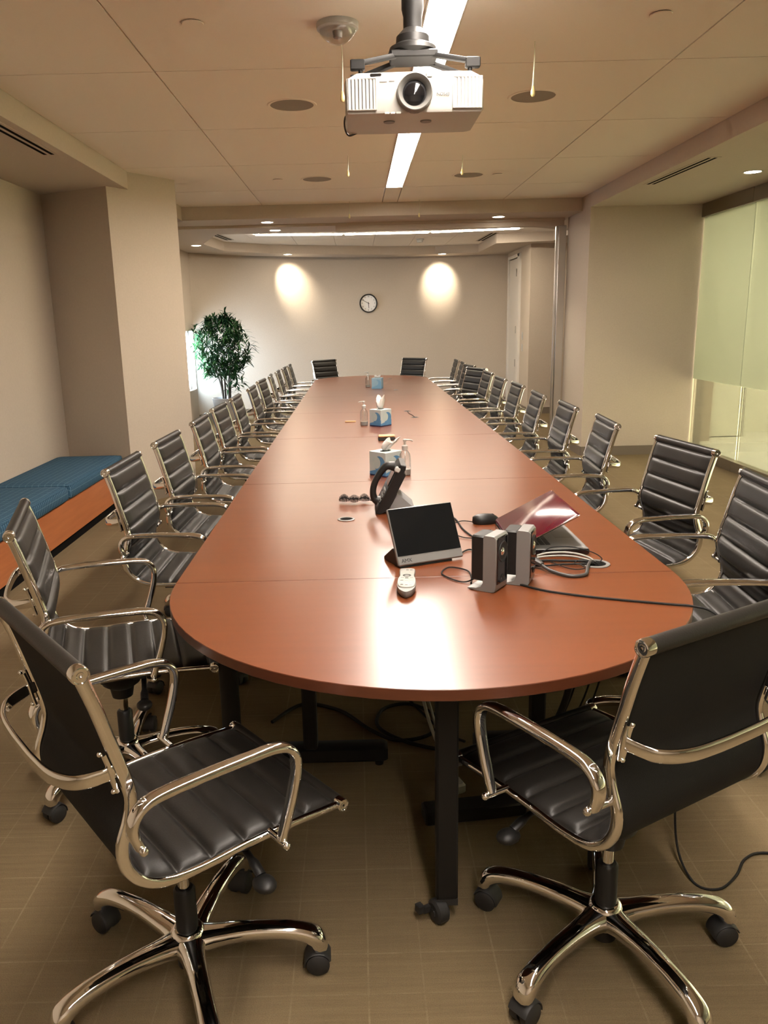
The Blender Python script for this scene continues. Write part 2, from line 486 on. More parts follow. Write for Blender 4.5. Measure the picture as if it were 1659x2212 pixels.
# far ceiling: raised tray with soffit ring
tray = [(-2.08, 11.5), (-1.96, 12.62), (-1.34, 13.23), (-.48, 13.61), (.45, 14.0), (1.39, 14.19), (2.11, 14.05), (2.14, 12.45), (2.95, 12.26), (2.95, 11.0), (2.2, 10.35), (-1.7, 10.35)]
fr = MB()
N = len(tray)
out = [(-3, 12.2), (-3, 13.2), (-1.6, 15), (-.5, 15), (.45, 15), (1.4, 15), (3.2, 15.0), (4.3, 13.0), (4.3, 12.5), (4.3, 11), (3.2, 9.5), (-3, 9.5)]
for i in range(N):
    k = (i + 1) % N
    a, q, A, Q = tray[i], tray[k], out[i], out[k]
    fr.quad((*a, SZ), (*q, SZ), (*Q, SZ), (*A, SZ))
    fr.quad((*a, SZ), (*a, CZ + .02), (*q, CZ + .02), (*q, SZ))
struct(fr.build('ceiling_far_ring', 'soffit', smooth=0))
ft = MB()
for i in range(-3, 4):
    for j in range(4):
        ft.box(.32 + i * .61 + .003, .93 + i * .61 - .003, 10.2 + j * 1.22 + .003, 11.42 + j * 1.22 - .003, CZ, CZ + .02)
for x0, x1 in ((2.76, 4.3), (-3.0, -1.51)): ft.box(x0, x1, 9.5, 15, CZ, CZ + .02)
ft.cur = 1; ft.box(-3, 4.3, 9.5, 15.1, CZ + .03, CZ + .06)
struct(ft.build('ceiling_far', ['ceil', 'grid'], smooth=0))

# wall behind the camera
w = MB(); w.box(-3.2, 7.2, YB - .15, YB, 0, CZ + .2)
struct(w.build('wall_front', 'wall', smooth=0))

# glass partition with head and sill channels
joints = [8.615, 7.53, 6.05, 4.57, 3.09, 1.61, .13, -1.35, YB]
gz0, gz1 = .10, 2.455
for i in range(len(joints) - 1):
    y1, y0 = joints[i], joints[i + 1]
    pane = struct(MB().box(XG, XG + .012, y0 + .004, y1 - .004, gz0 - .01, gz1 + .01).build('window_%d' % (i + 2), 'partition', smooth=0))
    ch = MB(); ch.box(XG - .03, XG + .045, y0 + .003, y1 - .003, gz1, SZ); ch.box(XG - .03, XG + .045, y0 + .003, y1 - .003, 0, gz0)
    ch.build('channel_frame', 'channel', pane, bevel=.002)
# corridor beyond the glass
struct(MB().box(3.70, 7.0, YB, 10.3, 0.0005, .004).build('floor_corridor', 'corr_floor'))
w = MB(); w.box(3.75, 4.76, 9.70, 9.95, 0, 2.9); w.box(4.76, 7.0, 10.06, 10.25, 0, 2.9); w.box(7.0, 7.1, YB, 10.3, 0, 2.9)
struct(w.build('wall_corridor', 'corr_wall', smooth=0))
cd = MB(); cd.box(4.705, 4.715, 9.685, 9.70, .01, 2.1); cd.box(4.02, 4.715, 9.69, 9.70, 0, .010)
struct(cd.build('trim_corridor', 'slot'))
struct(MB().box(XG + .05, 7.0, YB, 10.3, 2.78, 2.9).build('ceiling_corridor', 'ceil'))
# ------------------------------------------------------------------ office chair (local: +x forward, +y left, z up)
PROF = [(-.254, .935), (-.232, .863), (-.209, .775), (-.192, .708), (-.186, .668), (-.195, .628), (-.211, .583), (-.207, .535),
        (-.180, .494), (-.135, .469), (-.06, .462), (.045, .464), (.16, .461), (.286, .452)]
PC = catmull([(x, 0, z) for x, z in PROF], 14)
def resample(pts, step):
    L = [0.]
    for a, b in zip(pts, pts[1:]): L.append(L[-1] + (b - a).length)
    n = max(2, int(round(L[-1] / step))); out = []; j = 0
    for i in range(n + 1):
        d = L[-1] * i / n
        while j < len(L) - 2 and L[j + 1] < d: j += 1
        t = (d - L[j]) / max(1e-9, L[j + 1] - L[j]); out.append((pts[j].lerp(pts[j + 1], min(1, max(0, t))), d))
    return out, L[-1]
RS, TOT = resample(PC, .0042)
PITCH = .0745
NR = round((TOT - .03) / PITCH); PITCH = (TOT - .03) / NR
def sling(i0, i1):
    """ribbed upholstery between stations i0..i1: padded front face, flat woven back face"""
    ys_ = [-.219, -.213, -.200, -.165, -.09, 0, .09, .165, .200, .213, .219]
    ef = [.12, .5, .82, .97, 1, 1, 1, .97, .82, .5, .12]
    mb = MB(); F = []; B = []
    for i in range(i0, i1 + 1):
        p, d = RS[i]
        a = RS[max(i - 1, 0)][0]; q = RS[min(i + 1, len(RS) - 1)][0]
        t = (q - a).normalized(); n = Vector((-t.z, 0, t.x))
        if n.x < 0 and n.z < 0: n = -n
        if abs(n.x) > abs(n.z) and n.x < 0: n = -n
        if abs(n.z) >= abs(n.x) and n.z < 0: n = -n
        u = ((d - .015) / PITCH) % 1.
        pil = 1 - abs(2 * u - 1) ** 5
        if d < .015 or d > TOT - .015: pil = .4
        h = .0035 + .0145 * pil
        F.append([p + n * (h * e) + Vector((0, y, 0)) for y, e in zip(ys_, ef)])
        B.append([p - n * .004 * min(1, e * 2) + Vector((0, y, 0)) for y, e in zip(ys_, ef)])
    nn, m = len(F), len(ys_)
    vs = [v for r in F for v in r] + [v for r in B for v in r]
    o = nn * m
    mb.v = vs
    for i in range(nn - 1):
        for j in range(m - 1):
            a = i * m + j
            mb.f.append([a, a + 1, a + m + 1, a + m]); mb.mi.append(0)
            mb.f.append([o + a, o + a + m, o + a + m + 1, o + a + 1]); mb.mi.append(1)
        a = i * m; mb.f.append([a, a + m, o + a + m, o + a]); mb.mi.append(0)
        a = i * m + m - 1; mb.f.append([a, o + a, o + a + m, a + m]); mb.mi.append(0)
    for i in (0, nn - 1):
        for j in range(m - 1):
            a = i * m + j; mb.f.append([a, o + a, o + a + 1, a + 1]); mb.mi.append(0)
    return mb
isplit = min(range(len(RS)), key=lambda i: abs(RS[i][0].z - .488) + (RS[i][0].x > -.1) * 9)

def rail():
    st, L = resample(PC, .014); pts = [p for p, d in st]; sz = []
    for p, d in st:
        k = min(1, max(0, (d / L - .42) / .2))
        sz.append((.0075, .0125 * (1 - k) + .0075 * k))
    return pts, sz
def make_chair():
    t = thing('office_chair', 'x', 'chair')
    # upholstery
    bk = sling(0, isplit)
    bk.cur = 0; bk.cyl((-.254, -.219, .935), (-.254, .219, .935), .0165, n=20)
    bk.build('backrest', ['leather', 'fabric_back'], t, smooth=60)
    se = sling(isplit, len(RS) - 1); se.cyl((.286, -.219, .452), (.286, .219, .452), .0145, n=20)
    se.build('seat', ['leather', 'fabric_back'], t, smooth=60)
    pts, sz = rail()
    for sg in (1, -1):
        mb = MB(); mb.sweep([p + Vector((0, sg * .227, 0)) for p in pts], sz, n=12, up=(0, 1, 0), power=3)
        sf = mb.build('side_frame', 'chrome', t, smooth=50); sf['label'] = 'polished chrome side frame'; ends = []
        for (x, z, r) in ((-.254, .935, .0172), (.286, .452, .0150)):
            y = sg * .219
            e = MB(); pr = [(r * .98, 0), (r, .003), (r, .017), (r * .93, .021), (r * .80, .0215), (r * .74, .018), (r * .42, .018), (r * .36, .020), (r * .2, .020), (r * .16, .014), (0, .014)]
            e.lathe([(a, sg * b) for a, b in pr], 24, (x, y, z), 'Y')
            e.build('end_cap', 'chrome', sf, smooth=40)
        # armrest: flattened tube loop with two cross pins
        arm = [(-.196, .600), (-.205, .628), (-.203, .654), (-.184, .675), (-.150, .684), (-.06, .686), (.03, .685), (.085, .683), (.122, .673), (.142, .648), (.143, .612), (.130, .56), (.113, .51), (.100, .472)]
        ap = catmull([(x, sg * .272, z) for x, z in arm], 5)
        az = []
        for i, p in enumerate(ap):
            k = i / (len(ap) - 1)
            w = .0155 if k < .72 else .0155 - .004 * (k - .72) / .28
            az.append((w, .0098))
        a = MB(); a.sweep(ap, az, n=14, up=(0, 1, 0), power=2.6)
        a.cyl((-.196, sg * .228, .600), (-.196, sg * .290, .600), .0075, n=14); a.cyl((.100, sg * .226, .468), (.100, sg * .290, .468), .0075, n=14)
        a.ball((-.196, sg * .290, .600), .0088); a.ball((.100, sg * .290, .468), .0088)
        a.build('armrest', 'chrome', t, smooth=50)['label'] = 'flat looped chrome armrest'
    # bowed brace behind the back
    bp = [(-.205, .224, .735), (-.232, .220, .730), (-.272, .198, .724), (-.296, .145, .721), (-.303, .07, .720), (-.304, 0, .720)]
    bp = bp + [(x, -y, z) for x, y, z in reversed(bp[:-1])]
    bp = catmull(bp, 5)
    b = MB(); b.sweep(bp, (.0055, .0155), n=12, power=3)
    # orient: wide face vertical -> rebuild with fixed up
    b = MB(); b.sweep(bp, (.0145, .0055), n=12, up=(0, 0, 1), power=3)
    for sg in (1, -1):
        q = [Vector((-.2135, sg * .224, .775)), Vector((-.207, sg * .224, .752)), Vector((-.2005, sg * .224, .715)), Vector((-.196, sg * .224, .695))]
        b.sweep([p + Vector((-.014, 0, 0)) for p in q], (.010, .004), n=10, up=(0, 1, 0), power=4)
        for p in (q[0], q[-1]): b.ball((p.x - .019, p.y, p.z), .005, 8, 6)
    b.build('back_brace', 'chrome', t, smooth=50)
    # under-seat mechanism
    m = MB()
    m.lathe([(.0, .448), (.052, .446), (.066, .430), (.070, .380), (.062, .350), (.040, .334), (.034, .300), (0, .300)], 24, (-.02, 0, 0))
    m.rings([[(-.02, -.058, .40), (-.02, .058, .40), (-.02, .058, .452), (-.02, -.058, .452)], [(.07, -.066, .405), (.07, .066, .405), (.07, .066, .452), (.07, -.066, .452)], [(.135, -.05, .425), (.135, .05, .425), (.135, .05, .452), (.135, -.05, .452)]])
    m.cyl((.085, 0, .425), (.085, 0, .352), .030, .026, n=18)
    m.box(.02, .055, -.222, .222, .447, .458); m.box(-.075, -.04, -.222, .222, .447, .458)
    tm = m.build('tilt_mechanism', 'black_plastic', t, smooth=40); tm.location.x = .02
    for sg in (1, -1):
        l = MB(); l.sweep(catmull([(.07, sg * .05, .425), (.072, sg * .13, .412), (.07, sg * .195, .398), (.068, sg * .235, .382)], 4), [(.008, .006)] * 9 + [(.012, .008)] * 4, n=10)
        l.ball((.066, sg * .250, .372), .024, 14, 8, (1.0, 1.25, .62)); l.build('lever', 'black_plastic', tm, smooth=60, loc=(-.02, 0, 0))
    g_ = MB(); g_.cyl((-.02, 0, .235), (-.02, 0, .39), .014, n=16)
    g_.xf(Matrix.Translation((.02, 0, 0))); g_.build('gas_column', 'chrome', t, smooth=40)
    g_ = MB(); g_.lathe([(.0, .245), (.020, .247), (.025, .241), (.0255, .14), (.028, .13), (.028, .045), (.02, .04), (0, .04)], 20)
    g_.build('column_sleeve', 'black_plastic', t, smooth=40)
    sb = MB()
    sb.lathe([(.0285, .142), (.034, .140), (.040, .130), (.042, .085), (.036, .078), (.0285, .078)], 24)
    lp = [(.018, .106), (.065, .113), (.14, .120), (.21, .118), (.262, .109), (.293, .094), (.304, .076), (.306, .062)]
    lz = [(.042, .027), (.0285, .021), (.0235, .018), (.0215, .017), (.0225, .018), (.025, .021), (.0245, .021), (.021, .018)]
    cp = catmull([(r, 0, z) for r, z in lp], 4)
    cz = []
    for i in range(len(cp)):
        k = i / 4; a = min(int(k), 6); f_ = k - a; cz.append(tuple(lz[a][q] * (1 - f_) + lz[a + 1][q] * f_ for q in (0, 1)))
    for k in range(5):
        st = len(sb.v); sb.sweep(cp, cz, n=14, up=(0, 1, 0), power=2.7)
        sb.xf(Matrix.Rotation(2 * PI * k / 5, 4, 'Z'), st)
    sbo = sb.build('star_base', 'chrome', t, smooth=50); sbo['label'] = 'polished chrome five-legged base'
    first = None
    for k in range(5):
        if first is None:
            cm = MB()
            for sg in (1, -1):
                cm.lathe([(.0, sg * .004), (.024, sg * .004), (.0275, sg * .008), (.0275, sg * .022), (.022, sg * .026), (0, sg * .026)], 22, (.300, 0, .0278), 'Y')
            cm.lathe([(.0, -.005), (.020, -.005), (.020, .005), (0, .005)], 16, (.300, 0, .030), 'Y')
            hp = [(.300 + .031 * math.cos(a), 0, .028 + .031 * math.sin(a)) for a in [R(x) for x in range(20, 200, 15)]]
            cm.sweep(hp, (.024, .0022), n=10, up=(0, 1, 0), power=4)
            cm.cyl((.306, 0, .045), (.306, 0, .065), .009, n=12)
            first = cm.build('caster', 'rubber', sbo, smooth=45); first['label'] = 'black caster'
        else:
            o = first.copy(); COL.objects.link(o)
        cur = first if k == 0 else o
        cur.rotation_euler = (0, 0, 2 * PI * k / 5)
    return t
chair0 = make_chair()
used = []
def place_chair(x, y, face, base, label, group):
    c = chair0 if not used else copy_tree(chair0)
    used.append(1)
    c.location = (x, y, 0); c.rotation_euler = (0, 0, R(face)); c['label'] = label; c['group'] = group
    for o in c.children:
        if o.name.split('.')[0] == 'star_base': o.rotation_euler.z = R(base - face)
    return c
GL, GR, GE = 'chairs along the left side of the table', 'chairs along the right side of the table', 'chairs around the ends of the table'
place_chair(-.426, 1.568, 39, 3, 'black ribbed swivel chair in the left foreground, back to the camera, seat showing', GE)
place_chair(.563, 1.618, 120, 4, 'black swivel chair in the right foreground, broad smooth back to the camera', GE)
ORD = ['', '', 'second', 'third', 'fourth', 'fifth', 'sixth', 'seventh', 'eighth', 'ninth', 'tenth', 'eleventh', 'twelfth', 'last']
left = [(-.812, 2.445, 17, 20), (-.755, 3.352, -1, 30), (-.735, 4.07, -2, 50), (-.72, 4.88, 0, 12), (-.725, 5.60, -2, 40), (-.715, 6.34, 0, 8), (-.70, 7.22, 0, 60), (-.715, 8.10, -3, 25),
        (-.70, 8.85, 3, 14), (-.69, 9.58, 1, 44), (-.675, 10.27, 0, 33), (-.66, 10.92, 0, 55)]
ln = {2: 'black ribbed chair angled at the left table corner, behind the left foreground chair',
      3: 'black ribbed chair beside the joint of the blue bench cushions, left of table',
      4: 'black ribbed chair at left of table, in front of the turned column edge'}
for i, a in enumerate(left):
    k = i + 2
    if k > 2: a = (a[0], a[1] - .015) + a[2:]
    place_chair(*a, ln.get(k) or 'black ribbed chair, %s on the left side, counting from the left foreground chair' % ORD[k], GL)
right = [(1.124, 2.603, 176, 18), (1.188, 3.425, 189, 40), (1.113, 4.36, 176, 55), (1.112, 5.17, 178, 30), (1.10, 5.97, 178, 10), (1.13, 6.88, 180, 48), (1.115, 7.62, 181, 22), (1.14, 8.50, 182, 36),
         (1.14, 9.14, 200, 15), (1.13, 9.81, 188, 51), (1.14, 10.50, 179, 5), (1.14, 11.16, 180, 29)]
rn = {2: 'black ribbed chair cut off by the right picture edge, at the table corner',
      3: 'black ribbed chair turned towards the camera in front of the glass partition',
      4: 'black ribbed chair at right of table, in front of the plain beige wall'}
for i, a in enumerate(right):
    k = i + 2
    if k > 2: a = (a[0], a[1] - .015) + a[2:]
    place_chair(*a, rn.get(k) or 'black ribbed chair, %s on the right side, counting from the right foreground chair' % ORD[k], GR)
place_chair(-.32, 11.87, -48, 20, 'black ribbed chair facing the camera at the left of the far table end', GE)
place_chair(.69, 11.81, -134, 20, 'black ribbed chair facing the camera at the right of the far table end', GE)

# ------------------------------------------------------------------ conference table
TX, TW, T0, T1 = .19, .755, 2.29, 10.75
TZ0, TZ1 = .712, .74
tbl = thing('conference_table', 'long cherry laminate conference table with rounded ends, in joined sections', 'table', (TX, 1.6, 0))
tl = Vector((TX, 1.6, 0))
def top_section(poly):
    poly = [Vector((x - tl.x, y - tl.y)) for x, y in poly]
    cx = sum((p.x for p in poly)) / len(poly); cy = sum((p.y for p in poly)) / len(poly)
    def ins(d):
        n = len(poly); o = []
        for i in range(n):
            a = (poly[i] - poly[i - 1]).normalized(); b_ = (poly[(i + 1) % n] - poly[i]).normalized()
            na, nb = Vector((-a.y, a.x)), Vector((-b_.y, b_.x))
            m = (na + nb); m = m / max(m.dot(na), .3)
            o.append(poly[i] + m * d)
        return o
    mb = MB(); rs = []
    for d, z in ((.002, TZ0), (0, TZ0 + .002), (0, TZ1 - .0015), (.0012, TZ1)):
        rs.append([(p.x, p.y, z) for p in (ins(d) if d else poly)])
    mb.rings(rs)
    n = len(poly)
    for i in range(len(mb.f)): mb.mi[i] = 1
    mb.mi[-1] = 0
    
    return mb.build('tabletop_section', ['cherry', 'edge'], tbl, smooth=10)
NS = 40
g = .0008
top_section([(TX + TW * math.cos(a), T0 - g + TW * math.sin(a)) for a in [PI + PI * i / NS for i in range(NS + 1)]])
ysec = [T0, 3.785, 5.31, 6.82, 8.33, 9.84]
for a, b_ in zip(ysec, ysec[1:]):
    top_section([(TX - TW, a + g), (TX + TW, a + g), (TX + TW, b_ - g), (TX - TW, b_ - g)])
top_section([(TX - TW, ysec[-1] + g), (TX + TW, ysec[-1] + g)] + [(TX + TW * math.cos(a), T1 + TW * math.sin(a)) for a in [PI * i / NS for i in range(NS + 1)]])
# end leg on a caster
l = MB(); l.bbox(-.027, .027, -.024, .024, .065, TZ0, .005, Matrix.Translation((.197 - tl.x, 1.745 - tl.y, 0)))
lo = l.build('leg', 'black_metal', tbl)
lc = MB()
cw = Matrix.Translation((.176 - tl.x, 1.728 - tl.y, .032)) @ Matrix.Rotation(R(28), 4, 'Z')
st_ = len(lc.v)
lc.lathe([(0, -.018), (.024, -.018), (.031, -.012), (.031, .012), (.024, .018), (0, .018)], 24, (0, 0, 0), 'X')
lc.cyl((-.020, 0, 0), (.02, 0, 0), .010, n=12)
lc.box(-.052, -.036, .012, .032, -.002, .018); lc.box(-.038, -.01, .010, .022, -.004, .012)
lc.xf(cw, st_)
lc.prism([(.170 - tl.x, 1.722 - tl.y), (.224 - tl.x, 1.722 - tl.y), (.224 - tl.x, 1.768 - tl.y), (.170 - tl.x, 1.768 - tl.y)], .050, .068)
lc.build('caster', 'rubber', lo, smooth=40)
def tee(x, y, half=.26):
    l = MB(); l.bbox(-.024, .024, -.03, .03, .07, TZ0, .006, Matrix.Translation((x - tl.x, y - tl.y, 0))); lo = l.build('leg', 'black_metal', tbl)
    f = MB(); f.bbox(-half, half, -.033, .033, .022, .078, .008, Matrix.Translation((x - tl.x, y - tl.y, 0)))
    for sx in (-half + .03, half - .03): f.cyl((x - tl.x + sx, y - tl.y, 0), (x - tl.x + sx, y - tl.y, .024), .015, n=12)
    f.build('foot', 'black_metal', lo, smooth=40)
tee(-.19, 2.48, .265)
tee(.60, 2.52, .22)
l = MB(); l.cyl((-.43 - tl.x, 2.32 - tl.y, 0), (-.43 - tl.x, 2.32 - tl.y, TZ0), .03, n=18); l.build('leg', 'black_metal', tbl)
for y in (3.785, 5.31, 6.82, 8.33, 9.84):
    for x in (-.25, .63): tee(x, y + .02, .24)
tee(.19, 11.15, .26)
# cable ports set into the top
def port(x, y, r, label):
    t = thing('cable_grommet', label, 'grommet', (x, y, TZ1 + .0004))
    a = MB(); a.lathe([(r * .72, .0005), (r * .74, .0028), (r * .86, .0034), (r, .0022), (r, .0002), (r * .72, .0002)], 32); a.build('ring', 'mid_grey', t)
    a = MB(); a.lathe([(0, .0008), (r * .74, .0008), (r * .74, .0002), (0, .0002)], 28); a.build('opening', 'slot', t)
port(-.056, 3.035, .034, 'round cable grommet alone on the table, left of the tilted screen')
port(.735, 2.378, .045, 'round cable grommet filled with cables at the right table edge')
port(.425, 6.80, .032, 'further of the two small grommets right of the middle tissue box')
port(.456, 6.34, .032, 'nearer of the two small grommets right of the middle tissue box')
port(.434, 8.95, .03, 'small dark grommet just right of the farthest tissue box')
port(.444, 10.75, .03, 'small dark grommet nearest the far end of the table')
# ------------------------------------------------------------------ things on the table
TT = TZ1
def rot(x, y, z, rz): return Matrix.Translation((x, y, z)) @ Matrix.Rotation(R(rz), 4, 'Z')

# touch panel on a wedge foot
t = thing('touch_panel', 'black touch screen with silver bottom strip, tilted back on the table', 'screen', (.118, 2.373, TT), 23)
pw, ph, til = .233, .186, 27
PT = Matrix.Translation((0, 0, .010)) @ Matrix.Rotation(R(-til), 4, 'X')      # local: x right, z up, y back
b = MB(); b.bbox(0, pw, 0, .014, 0, ph, .003, PT); b.build('body', 'silver_plastic', t)['label'] = 'silver body with bottom strip'
b = MB(); b.box(.003, pw - .003, -.0012, .001, .030, ph - .003, PT); b.build('display', 'screen', t)
text_mesh('AMX', .017, 'lettering', 'ink', t, PT @ Matrix.Translation((.030, -.0006, .014)) @ Matrix.Rotation(R(90), 4, 'X'))
b = MB()
b.rings([[(x, .004, 0), (x, .125, 0), (x, .125, .010), (x, .062, .052), (x, .012, .016)] for x in (.006, .010, .190, .194)])
b.build('foot', 'black_plastic', t, bevel=.002)

# remote control
t = thing('remote_control', 'ivory remote control lying on the table in front of the touch screen', 'remote', (.131, 2.20, TT), -5)
def remote_ring(z, k, zoff=0):
    pts = [(-.021, .105), (.021, .105), (.0225, .06), (.0215, .035), (.0265, .005), (.0275, -.03), (.025, -.062), (.016, -.088), (0, -.104), (-.016, -.088), (-.025, -.062), (-.0275, -.03), (-.0265, .005), (-.0215, .035), (-.0225, .06)]
    P = catmull([(x * k, y * (k * .5 + .5) - 0, 0) for x, y in pts], 3, closed=True)
    return [(p.x, p.y, z + zoff) for p in P]
b = MB(); b.rings([remote_ring(0, .80), remote_ring(.006, .95), remote_ring(.016, 1.), remote_ring(.022, .97)])
b.build('body', 'mid_grey', t, smooth=40)
b = MB()
def face_ring(z, k):
    pts = [(-.020, .103), (.020, .103), (.0215, .06), (.0205, .035), (.0255, .005), (.026, -.03), (.022, -.058), (.010, -.068), (-.010, -.068), (-.022, -.058), (-.026, -.03), (-.0255, .005), (-.0205, .035), (-.0215, .06)]
    return [(p.x * k, p.y * k, z) for p in catmull([(x, y, 0) for x, y in pts], 3, closed=True)]
b.rings([face_ring(.0215, 1), face_ring(.0245, .99), face_ring(.0255, .96)]); b.build('keypad_face', 'remote_white', t, smooth=40)
b = MB(); b.lathe([(.008, .0252), (.009, .0268), (.0118, .0268), (.0125, .0252)], 24); b.v = [Vector((p.x, p.y * .8 + .034, p.z)) for p in b.v]; b.build('select_ring', 'ink', t)
for (x, y, w_, m_) in [(-.012, .088, .009, 'ink_grey'), (.0, .086, .008, 'mid_grey'), (.012, .086, .008, 'mid_grey'), (-.013, .015, .010, 'ink_grey'), (.014, .015, .010, 'ink_grey'), (0, .010, .010, 'ink'),
                       (-.014, -.012, .009, 'mid_grey'), (0, -.012, .009, 'white_plastic'), (.014, -.012, .009, 'white_plastic'), (-.014, -.030, .009, 'white_plastic'), (0, -.030, .009, 'white_plastic'), (.014, -.030, .009, 'white_plastic'), (-.013, -.050, .008, 'ink'), (0, -.052, .008, 'mid_grey'), (.012, -.053, .008, 'ink_grey')]:
    MB().bbox(x - w_ / 2, x + w_ / 2, y - .0022, y + .0022, .0248, .0266, .0006).build('button', m_, t)
b = MB(); b.lathe([(0, -.0015), (.004, -.0015), (.004, .002), (0, .002)], 14, (0, -.094, .012), 'Y'); b.build('emitter_eye', 'ink', t)

# loudspeakers
def speaker(x, y, face, label):
    # local: front face looks along -y; origin at the front-left bottom corner; +x along the front, +y to the back
    t = thing('desktop_speaker', label, 'speaker', (x, y, TT), face, 'pair of desktop speakers')
    W, D_, H = .082, .060, .166
    # silver frame: a bent band seen from the side, with a foot swept back
    def prof(off):
        return [(.0 + off, .012), (.004 + off, .003), (.014, .0), (.062, 0), (.088, .0035), (.088, .006), (.062, .008), (.046, .014), (.040, .026), (.040, H - .006), (.036, H), (.006, H), (.0 + off, H - .008)]
    b = MB(); pr = prof(0)
    b.rings([[(xx, yy, zz) for yy, zz in pr] for xx in (0, .003, W - .003, W)]); b.build('frame', 'silver_plastic', t, smooth=30, bevel=.0015)
    b = MB(); b.bbox(.002, W - .002, .036, .078, .030, H - .003, .004); b.build('cabinet', 'black_plastic', t)
    b = MB(); b.bbox(.006, W - .006, -.0025, .010, .022, H - .006, .003); b.build('front_panel', 'gloss_black', t)
    b = MB(); b.lathe([(.031, -.0026), (.029, -.005), (.026, -.004), (.010, .004), (0, .002)], 28, (W / 2, 0, H - .050), 'Y'); dr = b.build('driver', 'rubber', t, smooth=50)
    b = MB(); b.ball((W / 2, -.001, H - .050), .0125, 14, 8, (1, .5, 1)); b.build('dust_cap', 'chrome', dr, smooth=60)
    b = MB(); b.lathe([(.009, -.0026), (.008, -.0045), (.005, -.0035), (0, -.0035)], 18, (W / 2, 0, .040), 'Y'); b.build('volume_knob', 'gloss_black', t)
    return t
speaker(.377, 2.123, 56, 'silver framed black desktop speaker, nearer to the camera of the pair')
speaker(.484, 2.176, 67, 'silver framed black desktop speaker, the one behind, next to the laptop')

# laptop, lid half closed
t = thing('laptop', 'open maroon laptop with lid half closed, on the table beside the speakers', 'laptop', (.50, 2.475, TT))
b = MB(); b.bbox(0, .245, 0, .375, .002, .020, .003); b.build('base', 'gloss_black', t)
b = MB(); b.bbox(.004, .243, .004, .371, .019, .0225, .0015); b.build('keyboard_deck', 'silver_plastic', t)
b = MB()
for i in range(6):
    for j in range(14):
        b.box(.022 + i * .0185, .038 + i * .0185, .055 + j * .0195, .072 + j * .0195, .0224, .0242)
b.build('keys', 'black_plastic', t, bevel=.001, bseg=1)
b = MB(); b.box(.165, .228, .14, .235, .0222, .0230); b.build('touchpad', 'mid_grey', t)
b = MB(); b.box(.205, .232, .012, .030, .0222, .0229); b.build('sticker', 'ink_grey', t)
LID = Matrix.Translation((.004, 0, .022)) @ Matrix.Rotation(R(-27.5), 4, 'Y')
b = MB(); b.bbox(0, .235, 0, .375, .001, .012, .005, LID); b.build('lid', 'maroon', t, smooth=40)
b = MB(); b.box(.008, .228, .012, .363, -.0008, .0016, LID); b.build('screen', 'screen', t)
b = MB(); b.sweep([LID @ Vector(p) for p in [(.002, -.0008, .0065), (.233, -.0008, .0065)]], (.0018, .0012), n=8)
b.sweep([LID @ Vector(p) for p in [(.002, .3758, .0065), (.233, .3758, .0065)]], (.0018, .0012), n=8); b.build('lid_trim', 'chrome', t)

# mouse
t = thing('computer_mouse', 'black computer mouse on the table behind the maroon laptop lid', 'mouse', (.478, 2.925, TT), 12)
rs = []
for k, z in ((.90, 0), (1.0, .006), (.98, .016), (.86, .027), (.6, .034), (.2, .0365)):
    rs.append([(math.cos(a) * .054 * k - (.006 if z > .02 else 0), math.sin(a) * .030 * k, z) for a in [2 * PI * i / 28 for i in range(28)]])
b = MB(); b.rings(rs); b.build('shell', 'black_plastic', t, smooth=60)
b = MB(); b.lathe([(0, -.003), (.008, -.003), (.008, .003), (0, .003)], 16, (.026, 0, .027), 'Y'); b.build('scroll_wheel', 'rubber', t)

# desk phone seen from its side
t = thing('desk_phone', 'black desk telephone seen from its side, behind the touch screen', 'telephone', (.07, 3.10, TT), 0)
# side profile in x-z, extruded along y (away from the camera)
def xz(mb, pts, y0, y1, ch=.003):
    cx = sum(p[0] for p in pts) / len(pts); cz = sum(p[1] for p in pts) / len(pts)
    def k(s_): return [(cx + (x - cx) * s_, cz + (z - cz) * s_) for x, z in pts]
    mb.rings([[(x, y, z) for x, z in k(s_)] for y, s_ in ((y0, .96), (y0 + ch, 1), (y1 - ch, 1), (y1, .96))]); return mb
b = MB(); xz(b, [(-.008, .006), (.010, .000), (.044, .016), (.116, .158), (.108, .168), (.116, .182), (.118, .196), (.096, .201), (.084, .188)], 0, .18)
b.build('body', 'black_plastic', t, smooth=30)
b = MB(); xz(b, [(.045, .018), (.080, .082), (.094, .072), (.150, .022), (.150, 0), (.05, 0)], .012, .168); b.build('stand', 'grey_plastic', t, smooth=30)
# keypad face frame: direction up the slope
ua = Vector((.092, 0, .182)).normalized(); nb = Vector((-ua.z, 0, ua.x))
FP = Matrix.Translation((-.008, 0, .006)) @ Matrix(((0, ua.x, nb.x, 0), (1, 0, 0, 0), (0, ua.z, nb.z, 0), (0, 0, 0, 1)))   # local x along y, y up the slope, z outward
b = MB(); b.bbox(.02, .12, .118, .180, -.002, .003, .001, FP); b.build('display', 'screen', t)
for i in range(4):
    for j in range(3):
        MB().bbox(.030 + j * .027, .050 + j * .027, .020 + i * .021, .034 + i * .021, -.001, .005, .0015, FP).build('button', 'mid_grey', t)
b = MB(); b.bbox(-.003, .022, .186, .208, -.014, .008, .004, FP); b.build('message_lamp', 'white_plastic', t)
# handset arching over the far side of the face
hp = catmull([FP @ Vector(p) for p in [(.03, .046, .010), (.03, .050, .030), (.03, .078, .048), (.03, .118, .055), (.03, .160, .051), (.03, .190, .040), (.03, .202, .012)]], 5)
hs = []
for i in range(len(hp)):
    k = abs(i / (len(hp) - 1) - .5) * 2
    hs.append((.021 + .003 * k, .0125 + .008 * k ** 3))
b = MB(); b.sweep(hp, hs, n=14, up=(0, 1, 0), power=2.8); b.build('handset', 'black_plastic', t, smooth=60)
